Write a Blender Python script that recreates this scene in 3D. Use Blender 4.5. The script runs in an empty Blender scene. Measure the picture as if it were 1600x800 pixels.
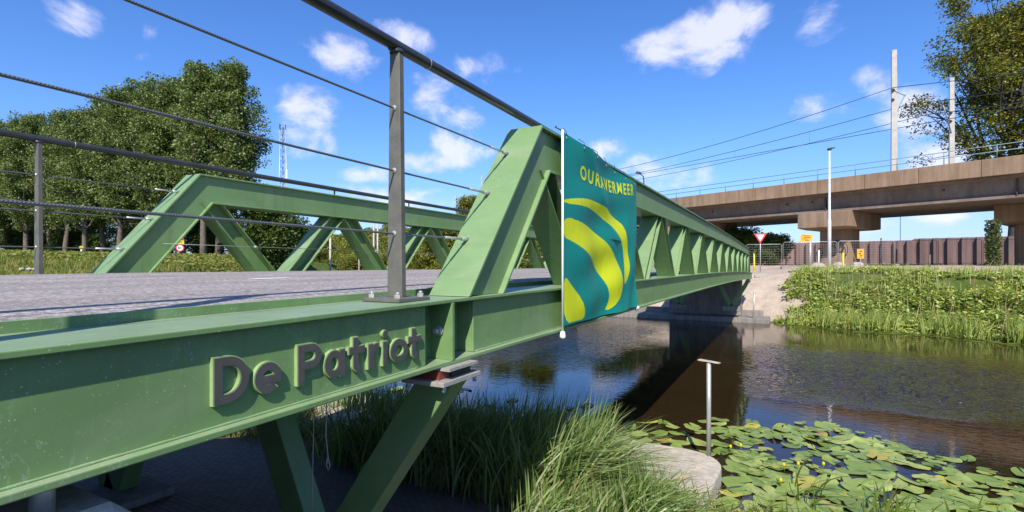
import bpy, bmesh, math, random
import numpy as np
from mathutils import Vector, Matrix

R = math.radians
C = bpy.context.scene.collection
rng = np.random.default_rng(7)
random.seed(7)

# ------------------------------------------------------------------ camera, world, sun, exposure
SC = bpy.context.scene
CT, ST = math.cos(R(27.98)), math.sin(R(27.98))   # the view is turned 28 degrees left of the bridge's axis (+Y)
cam = bpy.data.cameras.new('camera'); camo = bpy.data.objects.new('camera', cam); C.objects.link(camo)
camo.location = (0, 0, 0); camo.rotation_euler = (R(90), 0, R(27.98))
cam.lens = 18; cam.sensor_width = 36; cam.shift_y = 15/1600; cam.clip_start = .05; cam.clip_end = 3000
SC.camera = camo
SUN = Vector((.37, -1.0, 1.0)).normalized()
world = bpy.data.worlds.new("World"); SC.world = world; world.use_nodes = True
sl = bpy.data.lights.new('sun', 'SUN'); sl.energy = 5.0; sl.angle = R(.53); sl.color = (1, .95, .87)
so = bpy.data.objects.new('sun', sl); C.objects.link(so); so.rotation_euler = SUN.to_track_quat('Z', 'Y').to_euler()
so.location = (20, -40, 40)
SC.view_settings.view_transform = 'Standard'; SC.view_settings.look = 'None'
SC.view_settings.exposure = 0.5; SC.view_settings.gamma = 1; SC.view_settings.use_curve_mapping = False
SKY_STRENGTH = .115

def W(px, t, z=0.0):
    """a place seen in direction px of the photograph (1600 wide), t metres deep"""
    lat = (px-800)/800*t
    return Vector((lat*CT - t*ST, lat*ST + t*CT, z))
def WP(px, py, t):
    return W(px, t, (415-py)/800*t)

def build_world():
    nt = world.node_tree; N = nt.nodes; L = nt.links
    N.clear()
    out = N.new('ShaderNodeOutputWorld'); bg = N.new('ShaderNodeBackground')
    sky = N.new('ShaderNodeTexSky'); sky.sky_type = 'NISHITA'; sky.sun_disc = False
    sky.sun_elevation = math.asin(SUN.z); sky.sun_rotation = math.atan2(SUN.x, SUN.y)
    sky.altitude = 0; sky.air_density = 1.0; sky.dust_density = .35; sky.ozone_density = 3.0
    hs = N.new('ShaderNodeHueSaturation'); hs.inputs['Saturation'].default_value = 1.22; hs.inputs['Value'].default_value = 1.0
    L.new(sky.outputs[0], hs.inputs['Color'])
    tint = N.new('ShaderNodeMix'); tint.data_type = 'RGBA'; tint.blend_type = 'MULTIPLY'; tint.inputs[0].default_value = 1; tint.inputs[7].default_value = (.90, .965, 1.24, 1)
    L.new(hs.outputs[0], tint.inputs[6])
    tc0 = N.new('ShaderNodeTexCoord'); sx0 = N.new('ShaderNodeSeparateXYZ'); L.new(tc0.outputs['Generated'], sx0.inputs[0])
    hz = N.new('ShaderNodeMapRange'); hz.interpolation_type = 'SMOOTHSTEP'; hz.inputs[1].default_value = -.02; hz.inputs[2].default_value = .25; L.new(sx0.outputs[2], hz.inputs[0])
    ht_ = N.new('ShaderNodeMix'); ht_.data_type = 'RGBA'; ht_.inputs[6].default_value = (.66, .70, .86, 1); ht_.inputs[7].default_value = (1.03, 1.03, 1.03, 1); L.new(hz.outputs[0], ht_.inputs[0])
    tint2 = N.new('ShaderNodeMix'); tint2.data_type = 'RGBA'; tint2.blend_type = 'MULTIPLY'; tint2.inputs[0].default_value = 1
    L.new(tint.outputs[2], tint2.inputs[6]); L.new(ht_.outputs[2], tint2.inputs[7])
    tc = N.new('ShaderNodeTexCoord'); sx = N.new('ShaderNodeSeparateXYZ'); L.new(tc.outputs['Generated'], sx.inputs[0])
    def M(op, a, b=None, c=None, clamp=False):
        n = N.new('ShaderNodeMath'); n.operation = op; n.use_clamp = clamp
        for i, v in enumerate((a, b, c)):
            if v is None: continue
            if isinstance(v, (int, float)): n.inputs[i].default_value = v
            else: L.new(v, n.inputs[i])
        return n.outputs[0]
    az = M('ARCTAN2', sx.outputs[0], sx.outputs[1]); el = M('ARCSINE', sx.outputs[2])
    # clouds: azimuth, elevation, half-sizes (degrees), weight
    cl = []
    def c(px, py, rx, ry, w=1.0):
        a = (px-800)/800; v = W(px, 1.0); h = math.hypot(v.x, v.y)
        z = (415-py)/800
        A = math.atan2(v.x, v.y); E = math.atan2(z, h)
        k_ = .84 if px < 800 else .94; rx *= k_; ry *= k_
        cl.append((A, E, (rx/800)/(1+a*a), (ry/800)/math.hypot(h, z)*(h/math.hypot(h, z)), w))
    c(1045, 82, 75, 48); c(1115, 60, 95, 70); c(1160, 30, 45, 40, .8); c(1100, 100, 60, 30, .9)
    c(540, 85, 75, 60, .9); c(610, 60, 70, 40, .85); c(690, 150, 70, 55, .85); c(735, 190, 60, 40, .9); c(760, 110, 60, 40, .8)
    c(480, 170, 70, 50, .95); c(480, 225, 70, 40, .95); c(660, 255, 70, 26, 1.0); c(580, 272, 60, 22, .85); c(720, 230, 60, 50, .8)
    c(110, 20, 75, 40, .9); c(238, 55, 28, 40, .85); c(240, 90, 36, 22, .6)
    c(948, 228, 42, 24, .95); c(1050, 265, 95, 42, 1.05); c(1000, 290, 80, 30, .95); c(1290, 165, 60, 32, .85); c(1360, 130, 45, 35, .7)
    c(1300, 30, 70, 40, .55); c(1420, 200, 70, 70, .9); c(1500, 250, 140, 50, 1.0); c(1290, 350, 260, 30, .7); c(620, 310, 140, 30, .75)
    c(300, 250, 160, 30, .8); c(60, 250, 200, 40, .8)
    tot = None
    for A, E, ra, re, w in cl:
        x = M('MULTIPLY', M('SUBTRACT', az, A), 1/ra); y = M('MULTIPLY', M('SUBTRACT', el, E), 1/re)
        q = M('ADD', M('MULTIPLY', x, x), M('MULTIPLY', y, y))
        e = M('MULTIPLY', M('SUBTRACT', 1.0, q), w)
        tot = e if tot is None else M('SMOOTH_MAX', tot, e, .35)
    def noise(scale, det, rough, dist=0.0, zs=1.0, off=0):
        mp = N.new('ShaderNodeMapping'); mp.inputs['Scale'].default_value = (1, 1, zs); mp.inputs['Location'].default_value = (off, off*.7, 0)
        L.new(tc.outputs['Generated'], mp.inputs[0])
        n = N.new('ShaderNodeTexNoise'); n.inputs['Scale'].default_value = scale; n.inputs['Detail'].default_value = det
        n.inputs['Roughness'].default_value = rough; n.inputs['Distortion'].default_value = dist
        L.new(mp.outputs[0], n.inputs['Vector']); return n.outputs[0]
    n1 = noise(7.5, 9, .60, .25, 1.5); n2 = noise(3.0, 4, .5, 0, 1.3, 5)
    d = M('ADD', M('MULTIPLY', tot, .62), M('MULTIPLY', M('SUBTRACT', n1, .5), 3.1))
    d = M('ADD', d, M('MULTIPLY', M('SUBTRACT', n2, .5), .7))
    mr = N.new('ShaderNodeMapRange'); mr.interpolation_type = 'SMOOTHSTEP'
    L.new(d, mr.inputs[0]); mr.inputs[1].default_value = .08; mr.inputs[2].default_value = .82; mr.inputs[3].default_value = 0; mr.inputs[4].default_value = .74
    gate = N.new('ShaderNodeMapRange'); gate.interpolation_type = 'SMOOTHSTEP'
    L.new(tot, gate.inputs[0]); gate.inputs[1].default_value = -.9; gate.inputs[2].default_value = .35
    mask = M('MULTIPLY', mr.outputs[0], gate.outputs[0])
    shade = N.new('ShaderNodeMix'); shade.data_type = 'RGBA'
    shade.inputs[6].default_value = (4.9, 5.1, 7.0, 1); shade.inputs[7].default_value = (7.2, 7.0, 8.0, 1)
    L.new(mr.outputs[0], shade.inputs[0])
    mix = N.new('ShaderNodeMix'); mix.data_type = 'RGBA'
    L.new(mask, mix.inputs[0]); L.new(tint2.outputs[2], mix.inputs[6]); L.new(shade.outputs[2], mix.inputs[7])
    L.new(mix.outputs[2], bg.inputs[0]); bg.inputs[1].default_value = SKY_STRENGTH
    L.new(bg.outputs[0], out.inputs[0])
build_world()

# ------------------------------------------------------------------ helpers
def tag(o, label=None, cat=None, group=None, kind=None):
    if label: o['label'] = label
    if cat: o['category'] = cat
    if group: o['group'] = group
    if kind: o['kind'] = kind
    return o
def empty(name, loc=(0, 0, 0), rz=0, **k):
    o = bpy.data.objects.new(name, None); C.objects.link(o); o.location = loc; o.rotation_euler = (0, 0, rz)
    o.empty_display_size = .3
    return tag(o, **k)
def mesh_obj(name, me, mat, parent=None, loc=None, rz=0):
    o = bpy.data.objects.new(name, me); C.objects.link(o)
    mats = mat if isinstance(mat, (list, tuple)) else [mat]
    for m in mats: me.materials.append(m)
    if parent: o.parent = parent
    if loc is not None: o.location = loc; o.rotation_euler = (0, 0, rz)
    return o
class MB:
    """collects simple solids and links them as one mesh object"""
    def __init__(s): s.bm = bmesh.new()
    def quad(s, pts, mi=0):
        f = s.bm.faces.new([s.bm.verts.new(p) for p in pts]); f.material_index = mi; return f
    def prism(s, bottom, top, mi=0):
        b = [s.bm.verts.new(p) for p in bottom]; t = [s.bm.verts.new(p) for p in top]; n = len(b)
        fs = [s.bm.faces.new(b[::-1]), s.bm.faces.new(t)]
        for i in range(n): fs.append(s.bm.faces.new((b[i], b[(i+1) % n], t[(i+1) % n], t[i])))
        for f in fs: f.material_index = mi
        return fs
    def box(s, x0, x1, y0, y1, z0, z1, mi=0, mat=None):
        f = lambda z: [Vector(p) for p in ((x0, y0, z), (x1, y0, z), (x1, y1, z), (x0, y1, z))]
        b, t = f(z0), f(z1)
        if mat is not None: b = [mat @ p for p in b]; t = [mat @ p for p in t]
        return s.prism(b, t, mi)
    def tube(s, pts, r, n=10, r2=None, mi=0, cap=True, smooth=True):
        pts = [Vector(p) for p in pts]; rings = []
        rs = r if isinstance(r, (list, tuple)) else [r + ((r2 if r2 is not None else r)-r)*i/(len(pts)-1) for i in range(len(pts))]
        up = None
        for i, p in enumerate(pts):
            d = (pts[min(i+1, len(pts)-1)] - pts[max(i-1, 0)]).normalized()
            if up is None: up = d.orthogonal().normalized()
            u = (up - d*up.dot(d)).normalized(); up = u; v = d.cross(u)
            rings.append([s.bm.verts.new(p + (u*math.cos(2*math.pi*k/n)+v*math.sin(2*math.pi*k/n))*rs[i]) for k in range(n)])
        for a, b in zip(rings, rings[1:]):
            for k in range(n):
                f = s.bm.faces.new((a[k], a[(k+1) % n], b[(k+1) % n], b[k])); f.material_index = mi; f.smooth = smooth
        if cap:
            f = s.bm.faces.new(rings[0][::-1]); f.material_index = mi
            f = s.bm.faces.new(rings[-1]); f.material_index = mi
    def build(s, name, mat, parent=None, loc=None, rz=0, bevel=0, seg=2):
        me = bpy.data.meshes.new(name); s.bm.normal_update(); s.bm.to_mesh(me); s.bm.free()
        o = mesh_obj(name, me, mat, parent, loc, rz)
        if bevel:
            b = o.modifiers.new('b', 'BEVEL'); b.width = bevel; b.segments = seg; b.limit_method = 'ANGLE'; b.angle_limit = R(40)
        return o
def np_mesh(name, verts, faces, mat, parent=None, **k):
    """faces: (n,4) int array"""
    me = bpy.data.meshes.new(name); nf = len(faces); w = faces.shape[1]
    me.vertices.add(len(verts)); me.vertices.foreach_set('co', np.asarray(verts, np.float32).ravel())
    me.loops.add(nf*w); me.loops.foreach_set('vertex_index', np.asarray(faces, np.int32).ravel())
    me.polygons.add(nf); me.polygons.foreach_set('loop_start', np.arange(0, nf*w, w, dtype=np.int32))
    me.polygons.foreach_set('loop_total', np.full(nf, w, np.int32))
    me.update(calc_edges=True)
    return mesh_obj(name, me, mat, parent, **k)
def copy_tree(o, parent=None):
    c = o.copy(); C.objects.link(c)
    if parent: c.parent = parent
    for ch in list(o.children): copy_tree(ch, c)
    return c
def lerp(a, b, t): return a+(b-a)*t
def sstep(a, b, x):
    t = np.clip((x-a)/(b-a), 0, 1); return t*t*(3-2*t)

# ------------------------------------------------------------------ materials
def newmat(name):
    m = bpy.data.materials.new(name); m.use_nodes = True
    nt = m.node_tree; return m, nt.nodes, nt.links, nt.nodes['Principled BSDF']
def node_noise(N, L, scale, det=4, rough=.5, dist=0, coord='Object', vscale=None):
    tc = N.new('ShaderNodeTexCoord'); n = N.new('ShaderNodeTexNoise')
    n.inputs['Scale'].default_value = scale; n.inputs['Detail'].default_value = det; n.inputs['Roughness'].default_value = rough
    n.inputs['Distortion'].default_value = dist
    src = tc.outputs[coord]
    if coord == 'World':
        src = None
    if vscale:
        mp = N.new('ShaderNodeMapping'); mp.inputs['Scale'].default_value = vscale; L.new(src, mp.inputs[0]); src = mp.outputs[0]
    L.new(src, n.inputs['Vector']); return n
def ramp(N, L, fac, stops):
    r = N.new('ShaderNodeValToRGB'); e = r.color_ramp.elements
    while len(e) < len(stops): e.new(.5)
    for i, (p, c) in enumerate(stops):
        e[i].position = p; e[i].color = (*c, 1) if len(c) == 3 else c
    L.new(fac, r.inputs[0]); return r
def simple(name, col, rough=.5, metal=0, var=.15, scale=6, bump=0, bscale=60, spec=.5):
    m, N, L, B = newmat(name)
    n = node_noise(N, L, scale, 6, .6)
    r = ramp(N, L, n.outputs[0], [(.3, tuple(c*(1-var) for c in col)), (.7, tuple(min(1, c*(1+var)) for c in col))])
    L.new(r.outputs[0], B.inputs['Base Color'])
    B.inputs['Roughness'].default_value = rough; B.inputs['Metallic'].default_value = metal
    B.inputs['Specular IOR Level'].default_value = spec
    if bump:
        nb = node_noise(N, L, bscale, 5, .6); b = N.new('ShaderNodeBump'); b.inputs['Strength'].default_value = bump
        b.inputs['Distance'].default_value = .01; L.new(nb.outputs[0], b.inputs['Height']); L.new(b.outputs[0], B.inputs['Normal'])
    return m
def green_steel(name='green_paint', col=(.142, .246, .086), dusty=.45):
    m, N, L, B = newmat(name)
    n = node_noise(N, L, 2.2, 7, .65, .3)
    base = ramp(N, L, n.outputs[0], [(.3, tuple(c*.90 for c in col)), (.72, tuple(c*1.08 for c in col))])
    # pale dust film in broad vague patches
    n2 = node_noise(N, L, 1.3, 8, .7, .6, vscale=(1, 1, 2.5))
    dr = ramp(N, L, n2.outputs[0], [(.50, (0, 0, 0)), (.78, (dusty, dusty, dusty))])
    mx = N.new('ShaderNodeMix'); mx.data_type = 'RGBA'; mx.inputs[7].default_value = (.33, .37, .25, 1)
    mu = N.new('ShaderNodeMath'); mu.operation = 'MULTIPLY'; mu.inputs[1].default_value = .7
    L.new(dr.outputs[0], mu.inputs[0]); L.new(mu.outputs[0], mx.inputs[0]); L.new(base.outputs[0], mx.inputs[6])
    # fine bright splashes of dried mud
    v = N.new('ShaderNodeTexVoronoi'); v.inputs['Scale'].default_value = 80; v.inputs['Randomness'].default_value = 1
    tc = N.new('ShaderNodeTexCoord')
    nd = node_noise(N, L, 30, 3, .5)
    ad = N.new('ShaderNodeVectorMath'); ad.operation = 'MULTIPLY_ADD'; ad.inputs[1].default_value = (.03, .03, .03)
    L.new(nd.outputs['Color'], ad.inputs[0]); L.new(tc.outputs['Object'], ad.inputs[2]); L.new(ad.outputs[0], v.inputs['Vector'])
    sp = ramp(N, L, v.outputs['Distance'], [(.12, (1, 1, 1)), (.20, (0, 0, 0))])
    wn = N.new('ShaderNodeSeparateColor'); L.new(v.outputs['Color'], wn.inputs[0])
    th = N.new('ShaderNodeMath'); th.operation = 'GREATER_THAN'; th.inputs[1].default_value = .60; L.new(wn.outputs[0], th.inputs[0])
    n3 = node_noise(N, L, 3.3, 5, .6); pm = ramp(N, L, n3.outputs[0], [(.44, (0, 0, 0)), (.58, (1, 1, 1))])
    a = N.new('ShaderNodeMath'); a.operation = 'MULTIPLY'; L.new(sp.outputs[0], a.inputs[0]); L.new(th.outputs[0], a.inputs[1])
    b = N.new('ShaderNodeMath'); b.operation = 'MULTIPLY'; L.new(a.outputs[0], b.inputs[0]); L.new(pm.outputs[0], b.inputs[1])
    b2 = N.new('ShaderNodeMath'); b2.operation = 'MULTIPLY'; b2.inputs[1].default_value = .8; L.new(b.outputs[0], b2.inputs[0])
    mx2 = N.new('ShaderNodeMix'); mx2.data_type = 'RGBA'; mx2.inputs[7].default_value = (.42, .50, .33, 1)
    L.new(b2.outputs[0], mx2.inputs[0]); L.new(mx.outputs[2], mx2.inputs[6])
    sk = node_noise(N, L, 1.0, 5, .65, .1, vscale=(1, 16, 1.3)); skr = ramp(N, L, sk.outputs[0], [(.30, (.84, .85, .82)), (.48, (1, 1, 1)), (.62, (1, 1, 1)), (.80, (1.22, 1.20, 1.22))])
    mx3 = N.new('ShaderNodeMix'); mx3.data_type = 'RGBA'; mx3.blend_type = 'MULTIPLY'; mx3.inputs[0].default_value = 1; L.new(mx2.outputs[2], mx3.inputs[6]); L.new(skr.outputs[0], mx3.inputs[7])
    sc = node_noise(N, L, 5.5, 5, .6, 1.2, vscale=(1, 1.6, 1)); ab = N.new('ShaderNodeMath'); ab.operation = 'SUBTRACT'; ab.inputs[1].default_value = .5; L.new(sc.outputs[0], ab.inputs[0])
    aa = N.new('ShaderNodeMath'); aa.operation = 'ABSOLUTE'; L.new(ab.outputs[0], aa.inputs[0]); sl_ = ramp(N, L, aa.outputs[0], [(.0, (1, 1, 1)), (.014, (0, 0, 0))])
    sm2 = node_noise(N, L, 1.7, 3, .5); smr = ramp(N, L, sm2.outputs[0], [(.56, (0, 0, 0)), (.64, (1, 1, 1))]); sq = N.new('ShaderNodeMath'); sq.operation = 'MULTIPLY'; L.new(sl_.outputs[0], sq.inputs[0]); L.new(smr.outputs[0], sq.inputs[1])
    sq2 = N.new('ShaderNodeMath'); sq2.operation = 'MULTIPLY'; sq2.inputs[1].default_value = .28; L.new(sq.outputs[0], sq2.inputs[0])
    mx5 = N.new('ShaderNodeMix'); mx5.data_type = 'RGBA'; mx5.inputs[7].default_value = (.40, .46, .36, 1); L.new(sq2.outputs[0], mx5.inputs[0]); L.new(mx3.outputs[2], mx5.inputs[6]); mx3 = mx5
    ge = N.new('ShaderNodeNewGeometry'); sn = N.new('ShaderNodeSeparateXYZ'); L.new(ge.outputs['Normal'], sn.inputs[0])
    un = N.new('ShaderNodeMapRange'); un.inputs[1].default_value = .5; un.inputs[2].default_value = .95; un.inputs[4].default_value = .55; L.new(sn.outputs[2], un.inputs[0])
    nu = node_noise(N, L, 5, 7, .7); um = N.new('ShaderNodeMath'); um.operation = 'MULTIPLY'; L.new(un.outputs[0], um.inputs[0]); L.new(nu.outputs[0], um.inputs[1])
    mx4 = N.new('ShaderNodeMix'); mx4.data_type = 'RGBA'; mx4.inputs[7].default_value = (.40, .42, .32, 1); L.new(um.outputs[0], mx4.inputs[0]); L.new(mx3.outputs[2], mx4.inputs[6])
    L.new(mx4.outputs[2], B.inputs['Base Color'])
    rr = ramp(N, L, n2.outputs[0], [(.35, (.36, .36, .36)), (.75, (.60, .60, .60))]); L.new(rr.outputs[0], B.inputs['Roughness'])
    nb = node_noise(N, L, 4, 3, .5); bp = N.new('ShaderNodeBump'); bp.inputs['Strength'].default_value = .08; bp.inputs['Distance'].default_value = .02
    L.new(nb.outputs[0], bp.inputs['Height']); L.new(bp.outputs[0], B.inputs['Normal'])
    return m
def leaf_mat(name, cols, trans=.35, rough=.5):
    m, N, L, B = newmat(name)
    g = N.new('ShaderNodeNewGeometry'); r = ramp(N, L, g.outputs['Random Per Island'], [(i/(len(cols)-1), c) for i, c in enumerate(cols)])
    L.new(r.outputs[0], B.inputs['Base Color']); B.inputs['Roughness'].default_value = rough; B.inputs['Specular IOR Level'].default_value = .35
    t = N.new('ShaderNodeBsdfTranslucent'); br = N.new('ShaderNodeMix'); br.data_type = 'RGBA'; br.blend_type = 'MULTIPLY'; br.inputs[0].default_value = 1
    br.inputs[7].default_value = (1.25, 1.3, .6, 1); L.new(r.outputs[0], br.inputs[6]); L.new(br.outputs[2], t.inputs[0])
    ms = N.new('ShaderNodeMixShader'); ms.inputs[0].default_value = trans
    L.new(B.outputs[0], ms.inputs[1]); L.new(t.outputs[0], ms.inputs[2])
    L.new(ms.outputs[0], N['Material Output'].inputs[0]); return m
def concrete(name, a, b, scale=1.5, rough=.85, stain=True, coord='Object'):
    m, N, L, B = newmat(name)
    n = node_noise(N, L, scale, 8, .68, .2, coord); r = ramp(N, L, n.outputs[0], [(.3, a), (.7, b)])
    n2 = node_noise(N, L, scale*1.6, 6, .7, 0, coord, (3.0, 3.0, .18)); r2 = ramp(N, L, n2.outputs[0], [(.42, (.55, .52, .47)), (.6, (1, 1, 1))])
    mx = N.new('ShaderNodeMix'); mx.data_type = 'RGBA'; mx.blend_type = 'MULTIPLY'; mx.inputs[0].default_value = .55 if stain else 0
    L.new(r.outputs[0], mx.inputs[6]); L.new(r2.outputs[0], mx.inputs[7]); L.new(mx.outputs[2], B.inputs['Base Color'])
    B.inputs['Roughness'].default_value = rough; B.inputs['Specular IOR Level'].default_value = .25
    nb = node_noise(N, L, scale*25, 5, .6, 0, coord); bp = N.new('ShaderNodeBump'); bp.inputs['Strength'].default_value = .35; bp.inputs['Distance'].default_value = .01
    L.new(nb.outputs[0], bp.inputs['Height']); L.new(bp.outputs[0], B.inputs['Normal']); return m

M_GREEN = green_steel()
M_GREEN_EDGE = simple('green_letter_side', (.24, .35, .14), .5, 0, .12, 20)
M_LETTER = simple('letter_grey', (.074, .069, .062), .55, 0, .12, 30)
M_POST = simple('post_grey', (.108, .103, .080), .55, 0, .22, 12, .15, 90)
M_RAIL = simple('rail_dark', (.055, .055, .055), .3, .3, .2, 8)
M_CABLE = None
def cable_mat():
    m, N, L, B = newmat('steel_cable')
    tc = N.new('ShaderNodeTexCoord'); w = N.new('ShaderNodeTexWave'); w.inputs['Scale'].default_value = 75; w.inputs['Distortion'].default_value = .3
    mp = N.new('ShaderNodeMapping'); mp.inputs['Rotation'].default_value = (0, R(35), R(30)); L.new(tc.outputs['Object'], mp.inputs[0]); L.new(mp.outputs[0], w.inputs[0])
    r = ramp(N, L, w.outputs[0], [(.3, (.10, .10, .10)), (.7, (.26, .26, .25))]); L.new(r.outputs[0], B.inputs['Base Color'])
    B.inputs['Roughness'].default_value = .45; B.inputs['Metallic'].default_value = .55; return m
M_CABLE = cable_mat()
M_STEEL = simple('galvanised', (.45, .45, .43), .45, .5, .15, 30)
M_BOLT = simple('bolt_steel', (.40, .38, .33), .45, .3, .2, 40)
M_DARKRUB = simple('black_rubber', (.02, .018, .017), .6)
M_REDRUB = simple('rust_red', (.16, .035, .02), .6)
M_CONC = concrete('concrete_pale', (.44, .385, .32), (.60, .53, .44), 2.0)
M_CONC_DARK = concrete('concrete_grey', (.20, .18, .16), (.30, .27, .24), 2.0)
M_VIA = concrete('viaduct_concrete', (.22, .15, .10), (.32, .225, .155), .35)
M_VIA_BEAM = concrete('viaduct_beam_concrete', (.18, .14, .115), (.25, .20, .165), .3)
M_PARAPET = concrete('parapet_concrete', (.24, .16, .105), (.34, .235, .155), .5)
M_BARK = simple('bark', (.13, .10, .075), .9, 0, .35, 5, .6, 20)
M_BARK_DARK = simple('bark_dark', (.055, .045, .035), .9, 0, .3, 5, .5, 20)
M_WHITE = simple('white_plastic', (.78, .77, .74), .5, 0, .04)
M_YELLOW = simple('yellow_paint', (.75, .58, .03), .5, 0, .08)
M_ORANGE = simple('orange_sign', (.80, .36, .01), .5, 0, .06)
M_RED = simple('red_paint', (.60, .03, .03), .45, 0, .06)
M_BLACK = simple('black_paint', (.02, .02, .02), .5)
M_RAILBLUE = simple('viaduct_rail_grey_blue', (.17, .24, .24), .5, .2)
M_MAST = simple('mast_concrete', (.42, .39, .34), .85, 0, .15, 3)
M_WIRE = simple('overhead_wire_dark', (.04, .045, .05), .6, .2)

# ------------------------------------------------------------------ the ground
WZ = -2.85
NX = [-400, -60, -43, -30, -14, -9, -1.2, -.7, 0, 3, 10, 40, 400]; NY = [420, 60, 38, 24, 8.3, 8.1, 7.7, 6.0, 5.2, 4.8, 4.2, -5, -120]
FX = [-400, -60, -47, -30, -20, -12, -8, -1, 2, 5.3, 8, 14, 40, 400]; FY = [460, 92, 74, 56, 44, 33, 30, 29.2, 27.5, 27.1, 25.2, 24, 20, -60]
def wob(x, y, s, k=0):
    return (np.sin(x*s*1.3+k+np.sin(y*s*.7+k)*1.3)+np.sin(y*s*1.1+k*2.1+np.sin(x*s*.9)*1.2)+.5*np.sin((x+y)*s*2.3+k))/2.5
AX = Vector((-.6, .8)) ; AC = Vector((.8, .6))     # along / across the viaduct, in camera-plan axes
P0 = Vector((28.2, 43.0))
def VW(s, c, z):
    lat = P0.x + AX.x*s + AC.x*c; dep = P0.y + AX.y*s + AC.y*c
    return Vector((lat*CT - dep*ST, lat*ST + dep*CT, z))
def ground_h(x, y):
    x = np.asarray(x, float); y = np.asarray(y, float)
    yn = np.interp(x, NX, NY); yf = np.interp(x, FX, FY)
    dn = yn-y; df = y-yf
    rough = wob(x, y, .5)*.05 + wob(x, y, 1.9, 2)*.02
    # near bank, left of the bridge: up to field level, then a low dyke by the trees
    L_ = -3.0 + sstep(0, 5, dn)*2.72 + sstep(16, 44, -x)*.85*sstep(2, 8, dn)
    # beneath the bridge
    U_ = np.interp(y, [-3.5, .2, 2.4, 5.3, 7.0, 7.8], [-.5, -1.85, -1.93, -2.62, -2.8, -3.2])  # unseen rise behind the camera, added to keep low sky light off the legs
    R_ = -3.0 + sstep(0, 4.2, dn)*1.35 + sstep(5.5, 9.5, dn)*1.3  # last rise lies unseen behind the camera, added to block low sky light
    wl = sstep(-6.6, -8.6, x); wr = sstep(-1.6, -.5, x)
    near = L_*wl + (1-wl)*(U_*(1-wr) + R_*wr)
    near = near + rough*sstep(.3, 2, dn)*np.where((x > -7) & (x < -1), .2, 1)
    far = -3.0 + sstep(-.2, 6.0, df)*2.52 + sstep(6, 34, df)*.55 + sstep(10, 30, df)*sstep(-6, -22, x)*.9
    far = far + rough*1.4*sstep(.5, 4, df)
    z = np.where(dn > 0, near, np.where(df > 0, far, -3.5))
    z = np.where((dn > -.8) & (dn <= 0), -3.0+dn*.6, z)
    z = np.where((df > -.8) & (df <= 0), -3.0+df*.6, z)
    # rail embankment
    lat = x*CT + y*ST; dep = -x*ST + y*CT
    s = (lat-P0.x)*AX.x + (dep-P0.y)*AX.y; c = (lat-P0.x)*AC.x + (dep-P0.y)*AC.y
    e = 6.9*sstep(25, 36, s) * (1-sstep(6.5, 17, np.abs(c-6)))
    z = np.where((df > 2) | (s > 45), np.maximum(z, z*(1-e/6.9) + e), z)
    return z
def axis(lo, hi, c0, c1, fine, n_out):
    a = np.arange(c0, c1+1e-6, fine)
    l = c0 - (np.linspace(0, 1, n_out+1)[1:]**2.2)*(c0-lo); r = c1 + (np.linspace(0, 1, n_out+1)[1:]**2.2)*(hi-c1)
    return np.concatenate([l[::-1], a, r])
gx = axis(-1400, 1400, -16, 16, .25, 90); gy = axis(-400, 1600, -4, 40, .25, 90)
GX, GY = np.meshgrid(gx, gy); GZ = ground_h(GX, GY)
far_r = np.hypot(GX, GY); GZ = np.where(far_r > 300, np.minimum(GZ, .5), GZ)
nv = len(gx); idx = np.arange(len(gx)*len(gy)).reshape(len(gy), nv)
F = np.stack([idx[:-1, :-1], idx[:-1, 1:], idx[1:, 1:], idx[1:, :-1]], -1).reshape(-1, 4)
def ground_mat():
    m, N, L, B = newmat('ground_soil_grass_sand')
    at = N.new('ShaderNodeVertexColor'); at.layer_name = 'kind'; sp = N.new('ShaderNodeSeparateColor'); L.new(at.outputs[0], sp.inputs[0])
    n = node_noise(N, L, .8, 9, .7); g = ramp(N, L, n.outputs[0], [(.3, (.045, .075, .018)), (.5, (.085, .12, .025)), (.7, (.17, .16, .05))])
    ns = node_noise(N, L, 1.4, 10, .75); sd = ramp(N, L, ns.outputs[0], [(.3, (.30, .235, .175)), (.55, (.46, .37, .285)), (.75, (.52, .44, .35))])
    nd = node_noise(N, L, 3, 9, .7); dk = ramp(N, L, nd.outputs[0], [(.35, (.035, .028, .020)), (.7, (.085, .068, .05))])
    def mix(f, a, b):
        x = N.new('ShaderNodeMix'); x.data_type = 'RGBA'
        nn = node_noise(N, L, 2.5, 6, .7); ma = N.new('ShaderNodeMath'); ma.operation = 'ADD'; L.new(f, ma.inputs[0])
        s = N.new('ShaderNodeMath'); s.operation = 'MULTIPLY_ADD'; s.inputs[1].default_value = 1.0; s.inputs[2].default_value = -.5; L.new(nn.outputs[0], s.inputs[0]); L.new(s.outputs[0], ma.inputs[1])
        mr = N.new('ShaderNodeMapRange'); mr.inputs[1].default_value = .4; mr.inputs[2].default_value = .6; L.new(ma.outputs[0], mr.inputs[0])
        L.new(mr.outputs[0], x.inputs[0]); L.new(a, x.inputs[6]); L.new(b, x.inputs[7]); return x.outputs[2]
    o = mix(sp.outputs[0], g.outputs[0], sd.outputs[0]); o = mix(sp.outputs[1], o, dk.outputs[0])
    L.new(o, B.inputs['Base Color']); B.inputs['Roughness'].default_value = .95; B.inputs['Specular IOR Level'].default_value = .1
    nb = node_noise(N, L, 6, 10, .75); bp = N.new('ShaderNodeBump'); bp.inputs['Strength'].default_value = .9; bp.inputs['Distance'].default_value = .08
    L.new(nb.outputs[0], bp.inputs['Height']); L.new(bp.outputs[0], B.inputs['Normal']); return m
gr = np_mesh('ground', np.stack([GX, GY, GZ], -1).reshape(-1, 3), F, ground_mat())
ca = gr.data.color_attributes.new('kind', 'FLOAT_COLOR', 'POINT')
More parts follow.
